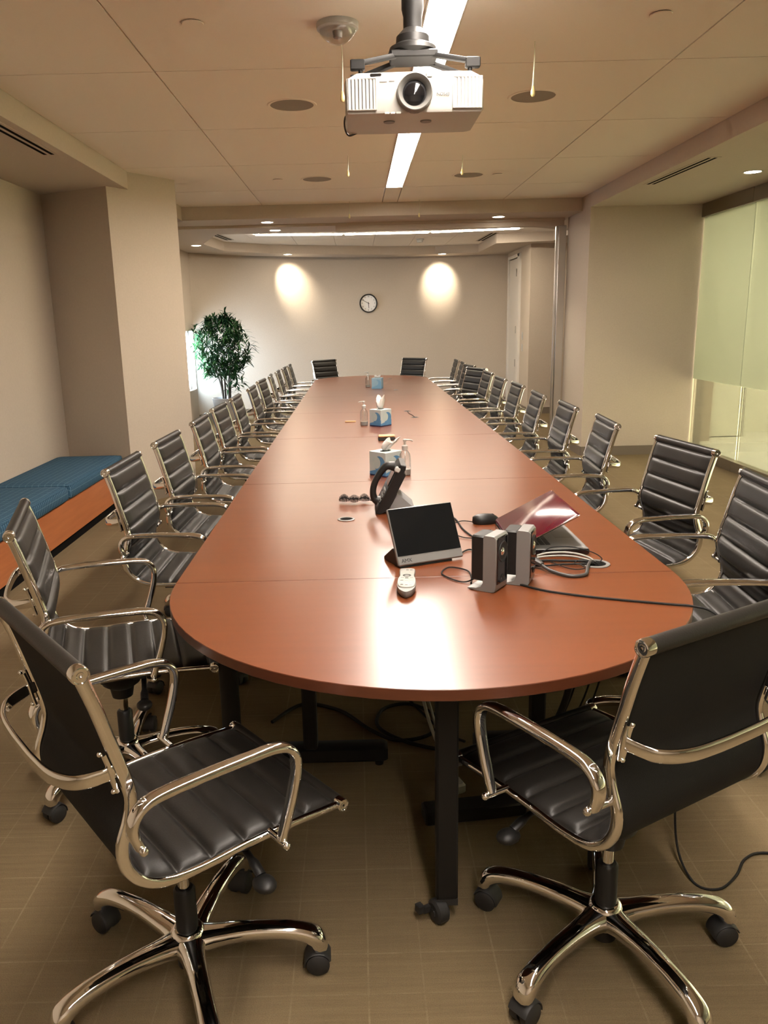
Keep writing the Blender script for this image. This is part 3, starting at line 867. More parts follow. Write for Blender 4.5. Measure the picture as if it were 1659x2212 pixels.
# coiled cord doubled up in three lobes
o = MB(); cpts = []
base_l = [(.03 + .025 * math.cos(a) * 0, 0, 0) for a in (0,)]
spine = []
for i in range(61):
    u = i / 60; spine.append(Vector((-.03 - u * .130, .215 + .010 * math.sin(u * PI * 3), .019 + .004 * abs(math.sin(u * PI * 3)))))
for i in range(len(spine) * 9):
    u = i / (len(spine) * 9 - 1); q = spine[min(int(u * 60), 60)]; a = u * 2 * PI * 30
    lob = .0075 + .0085 * abs(math.sin(u * PI * 3))
    cpts.append(q + Vector((0, lob * math.cos(a) * 1.3, lob * math.sin(a))))
o.sweep(cpts, .0016, n=6); 
o.sweep(catmull([(-.028, .21, .02), (-.012, .17, .014), (.0, .10, .008), (.004, .05, .006)], 5), .0018, n=8)
o.sweep(catmull([(-.03, .22, .012), (.0, .20, .006), (.03, .17, .006)], 5), .0018, n=8)
o.build('coiled_cord', 'cable', t, smooth=60)

# tissue boxes
def wave_material(name, style):
    m = nmat(name, (.5, .6, .65), .6); t = NT(m)
    v = t.coord('Object'); sep = t.add('ShaderNodeSeparateXYZ'); t.link(v, sep.inputs[0])
    geo = t.add('ShaderNodeTexCoord'); sn = t.add('ShaderNodeSeparateXYZ'); t.link(geo.outputs['Normal'], sn.inputs[0])
    onx = t.math('GREATER_THAN', t.math('ABSOLUTE', sn.outputs[0]), .6)
    ux = t.math('MULTIPLY', sep.outputs[1], t.math('SIGN', sn.outputs[0]))
    uy = t.math('MULTIPLY', sep.outputs[0], t.math('MULTIPLY', t.math('SIGN', sn.outputs[1]), -1))
    u = t.math('ADD', t.math('MULTIPLY', onx, ux), t.math('MULTIPLY', t.math('SUBTRACT', 1, onx), uy))
    z = sep.outputs[2]
    def disc(cu, cz, r):
        a = t.math('SUBTRACT', u, cu); b_ = t.math('SUBTRACT', z, cz)
        return t.math('LESS_THAN', t.math('ADD', t.math('MULTIPLY', a, a), t.math('MULTIPLY', b_, b_)), r * r)
    n = t.noise(v, 25, 3)
    sky = t.mix(n, (.36, .43, .44), (.46, .50, .49)); blue = t.mix(n, (.045, .16, .33), (.11, .28, .47))
    pale = t.mix(n, (.32, .43, .45), (.46, .50, .46))
    low = t.math('LESS_THAN', z, t.math('ADD', t.math('MULTIPLY', u, .25), .034))
    c = t.mix(low, sky, blue); c = t.mix(disc(.014, .062, .040), c, blue); c = t.mix(disc(-.010, .068, .031), c, pale)
    c = t.mix(t.math('GREATER_THAN', sn.outputs[2], .6), c, sky)
    c = t.mix(t.math('LESS_THAN', sep.outputs[2], .007), c, (.015, .025, .09))
    if style: c = t.mix(.75, c, (.16, .33, .46))
    t.link(c, t.b.inputs['Base Color'])
    return m
M['wave'] = wave_material('wave_print', 0); M['blue_print'] = wave_material('blue_print', 1)
def crumple(seed, h, w, lean):
    rnd = random.Random(seed); rs = []; n = 26
    for i in range(9):
        k = i / 8; ring = []
        rad = .014 + (w - .014) * (math.sin(k * PI * .62) ** .8)
        for j in range(n):
            a = 2 * PI * j / n
            f_ = .42 + .58 * abs(math.cos(a * 1.5 + seed)) + .12 * math.sin(5 * a + k * 3 + seed)
            ring.append((rad * f_ * math.cos(a) + lean[0] * k * k, rad * f_ * .55 * math.sin(a) + lean[1] * k * k, h * k * (1 + .25 * math.cos(a * 2 + seed) * k)))
        rs.append(ring)
    rs.append([(p[0] * .5 + lean[0] * .5, p[1] * .4 + lean[1] * .5, h * .72) for p in rs[-1]])
    return MB().rings(rs)
def tissue_box(x, y, rz, mat, label, seed, th, tw, lean):
    t = thing('tissue_box', label, 'tissue box', (x, y, TT), rz, 'tissue boxes down the middle of the table')
    s_ = .058
    b = MB(); b.bbox(-s_, s_, -s_, s_, 0, .122, .0015); b.build('carton', mat, t, smooth=0)
    b = MB(); b.lathe([(0, .0006), (.036, .0006), (.036, .0001), (0, .0001)], 24); b.v = [Vector((p.x, p.y * .5, p.z + .1222)) for p in b.v]; b.build('opening', 'slot', t)
    o = crumple(seed, th, tw, lean); o.xf(Matrix.Translation((0, 0, .121))); o.build('tissue', 'tissue', t, smooth=70)['label'] = 'white tissue sticking out'
tissue_box(.135, 3.955, 43, 'wave', 'wave patterned tissue box behind the desk telephone', 1.2, .055, .050, (.035, -.02))
tissue_box(.169, 5.90, 45, 'wave', 'wave patterned tissue box with a tall tissue, middle one of three', 2.6, .085, .050, (.012, .0))
tissue_box(.236, 9.22, -12, 'blue_print', 'plain blue tissue box farthest away on the table', .4, .028, .036, (0, 0))

# hand sanitiser bottles with pumps
def sanitizer(x, y, rz, label):
    t = thing('sanitizer_bottle', label, 'bottle', (x, y, TT), rz, 'clear pump bottles on the table')
    def oval(mb, prof, n=24):
        mb.rings([[(r * math.cos(2 * PI * j / n), r * .68 * math.sin(2 * PI * j / n), z) for j in range(n)] for r, z in prof]); return mb
    oval(MB(), [(.026, 0), (.029, .004), (.030, .02), (.0295, .085), (.026, .108), (.016, .122), (.012, .126), (.012, .132)]).build('bottle', 'bottle', t, smooth=50)
    oval(MB(), [(.0264, .0024), (.0276, .02), (.0272, .030)]).build('gel', 'white_plastic', t, smooth=50)
    b = MB(); b.lathe([(0, .128), (.0145, .128), (.015, .148), (.010, .152), (.006, .154), (.0055, .170), (.009, .171), (.010, .180), (.006, .183), (0, .183)], 20)
    b.sweep([(0, 0, .177), (-.020, 0, .178), (-.034, 0, .176), (-.040, 0, .170)], [(.0055, .0045), (.005, .0042), (.004, .0038), (.0034, .003)], n=10)
    pu = b.build('pump', 'white_plastic', t, smooth=50); pu['label'] = 'white pump top'
    b = MB(); b.cyl((0, 0, .01), (0, 0, .13), .0018, n=8); b.build('dip_tube', 'white_plastic', pu)
sanitizer(.232, 3.93, 180, 'clear pump bottle half hidden behind the desk telephone')
sanitizer(.047, 5.92, 0, 'clear pump bottle left of the middle tissue box')
sanitizer(.129, 9.42, 0, 'clear pump bottle farthest away, left of the blue tissue box')

# eraser block and little stick
t = thing('whiteboard_eraser', 'tan topped black eraser lying just behind the nearest tissue box', 'eraser', (.185, 5.14, TT), 3)
b = MB(); b.bbox(-.055, .055, -.022, .022, 0, .020, .003); b.build('felt', 'rubber', t)
b = MB(); b.bbox(-.054, .054, -.021, .021, .020, .036, .005); b.build('handle', 'cork', t)
o = MB().bbox(-.042, .042, -.012, .012, 0, .010, .002).build('name_tag_stick', 'cork', loc=(-.058, 6.14, TT)); tag(o, 'small flat tan stick on the table, left of the middle pump bottle', 'stick')

# cables on the table
def cable(name, pts, r, mat, label, k=6, parent=None):
    o = MB().sweep(catmull(pts, k), r, n=8).build(name, mat, parent, smooth=60); 
    if label: tag(o, label, 'cable')
    return o
zc = TT + .004
cable('speaker_cable', [(.46, 2.19, zc), (.52, 2.13, zc), (.62, 2.075, zc), (.72, 2.035, zc), (.83, 1.995, zc), (.875, 1.975, zc + .001), (.915, 1.93, zc - .004), (.955, 1.87, TT - .06), (.985, 1.83, .60), (1.0, 1.815, .48)], .0032, 'cable', 'single thin black cable crossing the rounded table end to the right edge')
cable('speaker_cable', [(.352, 2.20, zc + .03), (.33, 2.215, zc + .012), (.305, 2.225, zc), (.275, 2.245, zc), (.245, 2.31, zc), (.275, 2.37, zc), (.325, 2.335, zc), (.330, 2.27, zc), (.32, 2.21, zc), (.315, 2.14, zc)][:9], .0022, 'cable', 'thin black cable looped on the table between remote and nearer speaker')
cable('power_cable', [(.33, 2.52, zc), (.37, 2.56, zc), (.40, 2.46, zc), (.425, 2.36, zc), (.43, 2.29, zc + .01)], .0026, 'cable', 'black cable from the touch screen to the back of the speakers')
cable('mouse_cable', [(.430, 2.915, zc + .004), (.39, 2.95, zc), (.35, 2.90, zc), (.33, 2.80, zc), (.36, 2.72, zc), (.40, 2.70, zc)], .0019, 'cable', 'thin mouse cable curving left behind the touch screen')
cable('phone_cable', [(.215, 3.19, zc), (.28, 3.22, zc), (.33, 3.14, zc), (.37, 2.98, zc), (.38, 2.82, zc), (.42, 2.64, zc), (.455, 2.58, zc)], .0028, 'cable', 'black cable running from the telephone stand toward the laptop')
cable('power_cable', [(.478, 2.80, zc), (.44, 2.79, zc), (.41, 2.72, zc), (.405, 2.62, zc), (.42, 2.52, zc), (.43, 2.42, zc)], .0034, 'cable', 'thick black cable curving round the left side of the laptop')
# video cable with connector, looping into the grommet
t = thing('video_cable', 'thick grey cable with a grey connector in front of the laptop', 'cable', (.545, 2.345, TT), 0)
MB().sweep(catmull([(.010, -.010, .016), (.03, -.045, .008), (.075, -.095, .006), (.125, -.085, .006), (.150, -.02, .008), (.172, .022, .012), (.190, .033, .0), (.190, .034, -.05)], 8), .0052, n=10).build('cord', 'cable_grey', t, smooth=60)
MB().sweep([(.012, -.014, .017), (.0, .012, .021), (-.006, .024, .023)], [(.007, .006), (.0125, .008), (.0125, .008)], n=12, power=4).build('plug', 'cable_grey', t, smooth=40)
MB().sweep([(-.006, .024, .023), (-.014, .040, .0255)], [(.009, .0055), (.009, .0055)], n=12, power=4).build('connector', 'silver_plastic', t, smooth=40)
gx, gy = .735, 2.378
lab = ['upper pale cable arched from laptop front to the grommet', 'second pale cable arched from laptop front to the grommet', 'black cable lying under the pale ones before the laptop', 'thin black cable looped loosely near the grommet', 'thin black cable arched highest from the laptop side to the grommet', 'black cable lowest on the table between speaker and grommet']
cs = [([(.565, 2.44, .012), (.60, 2.435, .022), (.66, 2.42, .026), (.71, 2.395, .020), (gx - .004, gy, .004), (gx - .004, gy, -.05)], .0036, 'cable_white'),
      ([(.56, 2.425, .010), (.60, 2.42, .016), (.655, 2.405, .020), (.70, 2.388, .015), (gx - .012, gy - .004, .004), (gx - .01, gy - .002, -.05)], .0032, 'cable_white'),
      ([(.55, 2.41, .005), (.60, 2.405, .006), (.65, 2.39, .008), (.70, 2.375, .010), (gx - .02, gy - .006, .003), (gx - .018, gy - .004, -.05)], .0040, 'cable'),
      ([(.60, 2.40, .004), (.625, 2.345, .004), (.655, 2.315, .004), (.685, 2.32, .005), (.68, 2.345, .008), (.665, 2.36, .008), (.69, 2.385, .012), (gx + .004, gy - .012, .004), (gx + .004, gy - .01, -.05)], .0018, 'cable'),
      ([(.585, 2.465, .012), (.62, 2.47, .030), (.68, 2.455, .034), (.735, 2.42, .026), (.760, 2.395, .012), (gx + .014, gy + .006, -.002), (gx + .012, gy + .005, -.05)], .0017, 'cable'),
      ([(.52, 2.36, .005), (.57, 2.355, .005), (.63, 2.365, .005), (.69, 2.36, .006), (gx - .006, gy - .014, .003), (gx - .006, gy - .012, -.05)], .0030, 'cable')]
for (p, r, m), l in zip(cs, lab):
    cable('laptop_cable', [(x, y, z + TT + .001) for x, y, z in p], r, m, l)
cable('small_cable', [(.425, 6.78, TT + .003), (.428, 6.62, TT + .002), (.446, 6.50, TT + .002), (.456, 6.34, TT + .003)], .003, 'cable', 'short black cable joining two small grommets past the middle tissue box')

# cables below the table and on the floor
zf = .006
for i, (x, y, l) in enumerate([(.60, 2.10, 'thick black cable hanging under the right table end, nearest the table leg'), (.635, 2.16, 'thin black cable hanging under the right table end, second from the table leg'), (.685, 2.19, 'thin black cable hanging under the right table end, left one of the outer two'), (.71, 2.19, 'thin black cable hanging under the right table end, rightmost')]):
    cable('hanging_cable', [(gx - .02 + i * .01, gy - .03, TZ0 - .002), (x + .01, y + .08, .66), (x, y + .02, .56), (x - .01 + .004 * i, y + .02, .42), (x - .05, y + .10, .22), (x - .1 - .05 * i, y + .2, .02), (x - .2 - .08 * i, y + .3, zf + .004)], .010 if i == 0 else .003, 'cable', l)
cable('floor_cable', [(-.36, 2.78, zf), (-.25, 2.92, zf), (-.10, 2.86, zf), (.02, 2.70, zf), (.12, 2.62, zf), (.24, 2.66, zf), (.28, 2.78, zf), (.18, 2.90, zf), (.07, 2.86, zf), (.05, 2.72, zf), (.16, 2.60, zf), (.34, 2.52, zf)], .007, 'cable', 'black cable lying in loops on the carpet under the table')
cable('floor_cable', [(.10, 3.02, .25), (.13, 2.9, .10), (.22, 2.80, .02), (.30, 2.66, zf), (.36, 2.6, zf)], .005, 'cable', 'black cable dropping behind the end leg under the table')
cable('white_cable', [(.16, 2.60, .712), (.165, 2.60, .55), (.18, 2.56, .35), (.22, 2.50, .15), (.28, 2.46, .01), (.33, 2.45, zf)], .006, 'cable_white', 'white cable hanging left of the end leg under the table')
cable('white_cable', [(.26, 2.62, .712), (.20, 2.64, .50), (.19, 2.60, .33), (.235, 2.52, .16), (.27, 2.44, .02), (.30, 2.42, zf)], .005, 'cable_white', 'curved white cable hanging just behind the end leg under the table')
cable('floor_cable', [(.86, 1.98, .50), (.862, 1.97, .25), (.862, 1.93, .06), (.875, 1.84, zf), (.93, 1.81, zf), (1.0, 1.86, zf), (1.06, 1.93, zf), (1.14, 1.95, zf), (1.35, 1.90, zf)], .0035, 'cable', 'thin black cable on the carpet behind the right foreground chair')
cable('floor_cable', [(1.35, 1.74, zf), (1.12, 1.76, zf), (1.035, 1.74, zf), (1.02, 1.69, zf), (1.05, 1.62, zf), (1.12, 1.57, zf), (1.3, 1.52, zf)], .0035, 'cable', 'thin black cable loop on the carpet at the right picture edge')
o = MB().bbox(-.16, .16, -.035, .035, 0, .045, .005, rot(.33, 2.17, 0, 8)).build('power_strip', 'black_plastic'); tag(o, 'black power strip on the carpet right of the end table leg', 'power strip')
o = MB().bbox(-.04, .04, -.03, .03, 0, .035, .006, rot(.275, 2.30, 0, 20)).build('power_adapter', 'white_plastic'); tag(o, 'small white power adapter on the carpet right of the end table leg', 'adapter')
o = MB().lathe([(0, 0), (.055, 0), (.057, .003), (.055, .006), (0, .006)], 28, (-.195, 2.31, 0)).build('floor_disc', 'cork'); tag(o, 'round tan cover disc flat on the carpet near the left foreground chair', 'cover')

# ------------------------------------------------------------------ bench
t = thing('bench', 'long wooden storage bench built along the left wall under blue cushions', 'bench', (-2.32, 5.4, 0))
MB().box(-.268, .268, -2.6, 1.34, .07, .335).build('body', 'bench_wood', t, bevel=.002)
MB().box(-.268, .245, -2.6, 1.34, 0, .07).build('toe_kick', 'slot', t)
def cushion(y0, y1, label):
    t = thing('bench_cushion', label, 'cushion', (-2.31, (y0 + y1) / 2, .336), 0, 'blue cushions on the bench')
    L = (y1 - y0) / 2 - .006
    rs = []
    for k, z in ((.0, 0), (.010, .010), (.010, .075), (.004, .090), (-.02, .100), (-.12, .106)):
        x0, x1, b0, b1 = -.275 - k + .010, .275 + k, -L - k + .010, L + k - .010
        q = []
        for (cx, cy, a0) in ((x1 - .03, b1 - .03, 0), (x0 + .03, b1 - .03, 90), (x0 + .03, b0 + .03, 180), (x1 - .03, b0 + .03, 270)):
            for a in (0, 30, 60, 90): q.append((cx + .03 * math.cos(R(a0 + a)), cy + .03 * math.sin(R(a0 + a)), z))
        rs.append(q)
    MB().rings(rs).build('pad', 'plaid', t, smooth=50)
    P = MB(); P.sweep([Vector(p) for p in rs[3]], .0035, n=6, closed=True); P.build('piping', 'plaid', t, smooth=60)
cushion(5.42, 6.74, 'blue plaid bench cushion at the far end, against the turned column')
cushion(3.9, 5.42, 'blue plaid bench cushion at the near end, cut by the left picture edge')

# ------------------------------------------------------------------ potted plant by the far window
px_, py_ = -2.06, 12.45
t = thing('potted_plant', 'tall bushy green plant in a white pot in the far left corner', 'plant', (px_, py_, 0))
b = MB(); b.lathe([(0, .0), (.135, 0), (.14, .01), (.20, .36), (.205, .385), (.195, .39), (.185, .375), (.18, .35), (0, .35)], 32); b.build('pot', 'pot', t, smooth=40)
b = MB(); b.lathe([(0, .362), (.10, .360), (.182, .352)], 24); b.build('soil', 'soil', t)
rnd = random.Random(11)
st = MB(); tips = []
for k, (ax, ay, topx, topy, hz) in enumerate([(-.03, 0, -.10, .02, 1.0), (.0, .03, .02, .04, 1.05), (.06, -.02, .14, -.03, 1.15), (.07, .04, .20, .05, .95), (-.02, -.03, -.25, -.02, 1.1)]):
    path = catmull([(ax, ay, .35), (ax * .8 + topx * .15, ay, .6), (ax * .5 + topx * .5, topy * .6, .85), (topx, topy, hz)], 4)
    st.sweep(path, [(.016 - .008 * i / len(path),) * 2 for i in range(len(path))], n=8)
    for q in range(4):
        a = rnd.uniform(0, 2 * PI); e = Vector((topx + .18 * math.cos(a), topy + .14 * math.sin(a), hz + rnd.uniform(.12, .4)))
        st.sweep(catmull([path[-1], path[-1].lerp(e, .5) + Vector((0, 0, -.03)), e], 3), [(.007 - .0006 * i,) * 2 for i in range(7)], n=6)
st.build('stem', 'bark', t, smooth=60)
lf = MB()
def leaf(p, d, L, w):
    d = d.normalized(); side = d.cross(Vector((0, 0, 1)))
    if side.length < .1: side = Vector((1, 0, 0))
    side.normalize(); up = side.cross(d)
    pts = []
    for i, (u, ww) in enumerate(((0, .25), (.25, .9), (.5, 1.), (.78, .6), (1, .04))):
        c = p + d * (L * u) - Vector((0, 0, 1)) * (L * .34 * u * u)
        pts.append((c - side * w * ww + up * w * .25 * ww, c, c + side * w * ww + up * w * .25 * ww))
    vs = [q for r in pts for q in r]; fs = []
    if min(q.x for q in vs) < -.47: return
    for i in range(4):
        a = i * 3; fs += [(a, a + 1, a + 4, a + 3), (a + 1, a + 2, a + 5, a + 4)]
    lf._add(vs, fs)
cl = []
for i in range(230):
    # crown: egg shape, wider in the middle, with a few spires
    z = rnd.uniform(.72, 1.58); k = (z - .72) / .86
    rad = .46 * math.sin(PI * min(1, .18 + .74 * k)) ** .8
    a = rnd.uniform(0, 2 * PI); r = rad * math.sqrt(rnd.uniform(.12, 1))
    cl.append((r * math.cos(a), r * .7 * math.sin(a) - .02, z))
cl += [(.07, 0, 1.66), (.07, .01, 1.58), (.06, 0, 1.50), (-.17, 0, 1.55), (-.40, 0, 1.46), (-.43, 0, 1.36), (.40, -.02, 1.08), (.43, -.02, 1.15), (.38, 0, 1.30), (.30, 0, 1.42),
       (.14, .0, .66), (.20, -.05, .60), (.24, -.04, .55), (.16, .05, .56), (.10, .05, .76), (.05, .02, .5), (.27, 0, .62), (.12, 0, .92), (.2, 0, .84)]
for (x, y, z) in cl:
    for j in range(rnd.randint(9, 13)):
        a = rnd.uniform(0, 2 * PI); el = rnd.uniform(-.35, 1.25)
        d = Vector((math.cos(a) * math.cos(el), math.sin(a) * math.cos(el), math.sin(el)))
        leaf(Vector((x, y, z)) + Vector((0, 0, rnd.uniform(-.04, .04))), d, rnd.uniform(.11, .19), rnd.uniform(.010, .015))
o = lf.build('foliage', 'leaf', t, smooth=60)

# ------------------------------------------------------------------ wall clock
ci = min(range(len(fc) - 1), key=lambda i: abs(fc[i].x - .235))
cdir = (fc[ci + 1] - fc[ci]).normalized(); cang = math.degrees(math.atan2(cdir.y, cdir.x))
cyy = fc[ci].y + (.235 - fc[ci].x) * cdir.y / cdir.x
t = thing('wall_clock', 'round white wall clock with a dark rim on the far wall', 'clock', (.235, cyy - .002, 1.805), cang)
r = .160
MB().lathe([(r, 0), (r, -.035), (r * .965, -.045), (r * .90, -.040), (r * .885, -.020), (r * .885, 0)], 48, (0, 0, 0), 'Y').build('rim', 'black_plastic', t, smooth=40)
MB().lathe([(0, -.012), (r * .9, -.012), (r * .9, -.002), (0, -.002)], 40, (0, 0, 0), 'Y').build('dial', 'clock_face', t)
for h in range(1, 13):
    a = R(90 - 30 * h)
    text_mesh(str(h), .036, 'numeral', 'ink', t, Matrix.Translation((.115 * math.cos(a), -.0135, .115 * math.sin(a))) @ Matrix.Rotation(R(90), 4, 'X'))
def hand(name, ang, L, w):
    b = MB(); b.rings([[(-w, y, -.02), (w, y, -.02), (w * .7, y, L), (-w * .7, y, L)] for y in (-.018, -.016)])
    b.xf(Matrix.Rotation(R(ang), 4, 'Y')); b.build(name, 'ink', t)
hand('hour_hand', 176, .085, .0052); hand('minute_hand', -62, .108, .004)
MB().lathe([(0, -.022), (.007, -.022), (.007, -.014), (0, -.014)], 14, (0, 0, 0), 'Y').build('hub', 'ink', t)

# switches beside the far door
for z, l in ((1.205, 'upper white switch plate on the wall beside the far door'), (1.02, 'lower white switch plate on the wall beside the far door')):
    t = thing('light_switch', l, 'switch', (2.70, 13.12, z), 0, 'switch plates beside the far door')
    MB().bbox(-.008, 0, -.035, .035, -.058, .058, .002).build('plate', 'white_plastic', t)
    MB().box(-.014, -.007, -.012, .012, -.025, .025).build('toggle', 'white_plastic', t, bevel=.002)
# ------------------------------------------------------------------ ceiling fixtures
# projector on its mount (hung upside down)
t = thing('projector_mount', 'dark ceiling pole and arms carrying the projector', 'mount', (.235, 3.22, CZ))
MB().lathe([(.040, .02), (.040, -.125), (.034, -.150), (.034, -.19), (0, -.19)], 24).build('pole', 'black_metal', t, smooth=40)
MB().lathe([(.0, -.185), (.030, -.185), (.045, -.200), (.060, -.215), (.062, -.240), (.085, -.252), (.090, -.268), (.070, -.285), (0, -.285)], 28).build('swivel_head', 'black_plastic', t, smooth=35)
b = MB(); b.bbox(-.085, .085, -.075, .055, -.30, -.275, .004); b.build('plate', 'black_metal', t)
for sx in (-1, 1):
    for sy in (-1, 1):
        b = MB(); b.sweep([(sx * .06, sy * .045 - .01, -.290), (sx * .205, sy * .09 - .02, -.330 + .0 * sy)], (.014, .009), n=10, power=4)
        b.bbox(sx * .205 - .026, sx * .205 + .026, sy * .09 - .034, sy * .09 - .006, -.352, -.318, .003)
        b.cyl((sx * .195, sy * .09 - .02, -.35), (sx * .195, sy * .09 - .02, -.372), .008, n=10)
        b.build('arm', 'black_metal', t, smooth=40)
PZ, PY = 2.2115, 3.05
t = thing('projector', 'white ceiling projector with a large round lens facing the camera', 'projector', (.2275, PY, PZ))
# body outline in plan (front curved a little), chamfered shoulders at the top
def plan(kx, ky0, ky1, z):
    P = [(-.245, .02), (-.240, .004), (-.16, .0), (0, -.004), (.16, .0), (.240, .004), (.245, .02), (.245, .30), (.235, .315), (0, .32), (-.235, .315), (-.245, .30)]
    return [(x * kx, ky0 + y * ky1, z) for x, y in P]
b = MB(); b.rings([plan(.90, .03, .9, 0), plan(.975, .006, .975, .002), plan(1, 0, 1, .012), plan(1, 0, 1, .104), plan(.985, .002, .99, .114), plan(.84, .01, .93, .134), plan(.80, .02, .9, .137)])
b.build('housing', 'white_plastic', t, smooth=40)
b = MB()
b.lathe([(.063, .01), (.063, -.016), (.0605, -.030), (.058, -.032), (.050, -.020), (.042, -.008), (.042, .01)], 40, (0, 0, .062), 'Y'); b.build('lens_ring', 'mid_grey', t, smooth=40)
b = MB(); b.lathe([(0, -.017), (.016, -.016), (.032, -.012), (.0425, -.007)], 32, (0, 0, .062), 'Y'); b.build('lens', 'gloss_black', t, smooth=60)
for x0, x1, z0, z1, nm in ((-.236, -.135, .012, .112, 'l'), (.136, .236, .012, .112, 'r')):
    f = MB()
    f.sweep([(x0, -.002, z0), (x1, -.0065, z0), (x1, -.0065, z1), (x0, -.002, z1)] if nm == 'l' else [(x0, -.0065, z0), (x1, -.002, z0), (x1, -.002, z1), (x0, -.0065, z1)], (.004, .004), n=8, closed=True)
    fo = f.build('vent_frame', 'white_plastic', t, smooth=50)
    MB().box(x0, x1, -.0035, .004, z0, z1).build('vent_recess', 'grey_plastic', fo)
    for i in range(8):
        x = x0 + (i + .55) * (x1 - x0) / 8
        MB().box(-.0042, .0042, -.0015, .0015, z0, z1, Matrix.Translation((x, -.006, 0)) @ Matrix.Rotation(R(20), 4, 'Z')).build('vent_slat', 'white_plastic', fo)
MB().bbox(-.155, -.115, .004, .02, .1175, .131, .002).build('sensor_window', 'gloss_black', t)
MB().bbox(.040, .062, -.006, .02, .112, .126, .002).build('focus_lever', 'mid_grey', t)
text_mesh('EPSON', .015, 'lettering', 'ink', t, Matrix.Translation((.100, -.0058, .058)) @ Matrix.Rotation(R(180), 4, 'Y') @ Matrix.Rotation(R(90), 4, 'X'))
MB().box(-.122, -.096, -.0042, .001, .101, .105).build('model_badge', 'ink_grey', t); MB().box(-.090, -.070, -.0042, .001, .102, .105).build('model_badge', 'mid_grey', t)
for x in (-.085, .05): MB().lathe([(0, -.004), (.020, -.004), (.022, .002), (0, .002)], 20, (x, .12, 0)).build('foot', 'mid_grey', t)
for x in (-.105, -.085, -.065): MB().box(x, x + .016, -.004, .02, -.002, .004).build('control_button', 'white_plastic', t)
# cable hanging by the projector
MB().sweep(catmull([(-.215, .22, .06), (-.246, .25, .05), (-.250, .29, .02), (-.235, .31, -.004), (-.20, .30, .004)], 6), .0035, n=8).build('cable', 'cable_grey', t, smooth=60)

# strip light over the table: housing flange plus two diffusers
t = thing('ceiling_light', 'long bright recessed strip light in the ceiling above the table', 'ceiling light', (.395, 3.7, CZ))
a, e = -1.79 - 3.7, 7.95 - 3.7
f = MB()
for x in (-.083, .0745): f.box(x, x + .0085, a, e, -.005, .06)
f.box(-.083, .083, a - .01, a, -.005, .06); f.box(-.083, .083, e, e + .008, -.005, .06); f.box(-.083, .083, a, e, .06, .07)
f.build('frame', 'white_trim', t)
MB().box(-.0745, .0745, a, 6.78 - 3.7, .006, .012).build('diffuser', 'light_strip', t)
MB().box(-.0745, .0745, 6.785 - 3.7, e, .006, .012).build('diffuser', 'light_strip', t)

# cross strip lights in the far half, each slightly turned to follow a bow
sx = [(-1.39, 11.72), (-.14, 11.93), (1.10, 11.93), (2.35, 11.72)]
for i in range(3):
    (x0, y0), (x1, y1) = sx[i], sx[i + 1]
    L = math.hypot(x1 - x0, y1 - y0) / 2 - .012
    t = thing('strip_light', ['left', 'middle', 'right'][i] + ' one of the three strip lights crossing the far ceiling', 'ceiling light', ((x0 + x1) / 2, (y0 + y1) / 2, CZ), math.degrees(math.atan2(y1 - y0, x1 - x0)), 'strip lights across the far ceiling')
    MB().box(-L, L, -.085, .085, -.004, .0).build('frame', 'white_trim', t, bevel=.002)
    MB().box(-L + .008, L - .008, -.072, .072, -.012, -.003).build('diffuser', 'light_far', t, bevel=.003)

def lamp(kind, name, loc, energy, col, size=.05, rot_=(0, 0, 0), spot=None, blend=.5, parent=None, sy=None, spread=None):
    d = bpy.data.lights.new(name, kind); d.energy = energy; d.color = col
    if kind == 'AREA':
        d.size = size
        if sy: d.shape = 'RECTANGLE'; d.size_y = sy
        if spread: d.spread = R(spread)
    else: d.shadow_soft_size = size
    if spot: d.spot_size = R(spot); d.spot_blend = blend
    o = bpy.data.objects.new(name, d); COL.objects.link(o); o.location = loc; o.rotation_euler = rot_
    if parent is not None: o.parent = parent
    return o
def downlight(x, y, z, label, w, spot=95, r=.062, tilt=(0, 0)):
    t = thing('downlight', label, 'ceiling light', (x, y, z), 0, 'round recessed downlights')
    MB().lathe([(r * 1.0, .0), (r * 1.02, -.004), (r * 1.22, -.0045), (r * 1.25, .0), (r * 1.0, .0)], 32).build('trim_ring', 'white_trim', t, smooth=40)
    MB().lathe([(0, -.0035), (r * 1.0, -.0035), (r * 1.0, -.001), (0, -.001)], 28).build('lens', 'light_down', t)
    if w: lamp('SPOT', 'bulb', (0, 0, -.02), w, (1, .88, .70), .03, (R(tilt[0]), R(tilt[1]), 0), spot, 1.0, t)
downlight(-.945, 9.23, SZ, 'left one of the two downlights on the near side of the cross beam', 70)
downlight(1.608, 9.25, SZ, 'right one of the two downlights on the near side of the cross beam', 70)
downlight(-.935, 10.02, SZ, 'downlight in the far ceiling just behind the cross beam', 70)
downlight(-2.20, 11.65, SZ, 'downlight above the potted plant', 45)
downlight(-1.074, 13.50, SZ, 'left wall washing downlight close to the far wall', 100, 64, tilt=(52, 0))
downlight(1.51, 14.18, SZ, 'right wall washing downlight close to the far wall', 100, 64, tilt=(52, 0))
downlight(3.20, 6.76, SZ, 'downlight in the right soffit above the glass partition', 30)

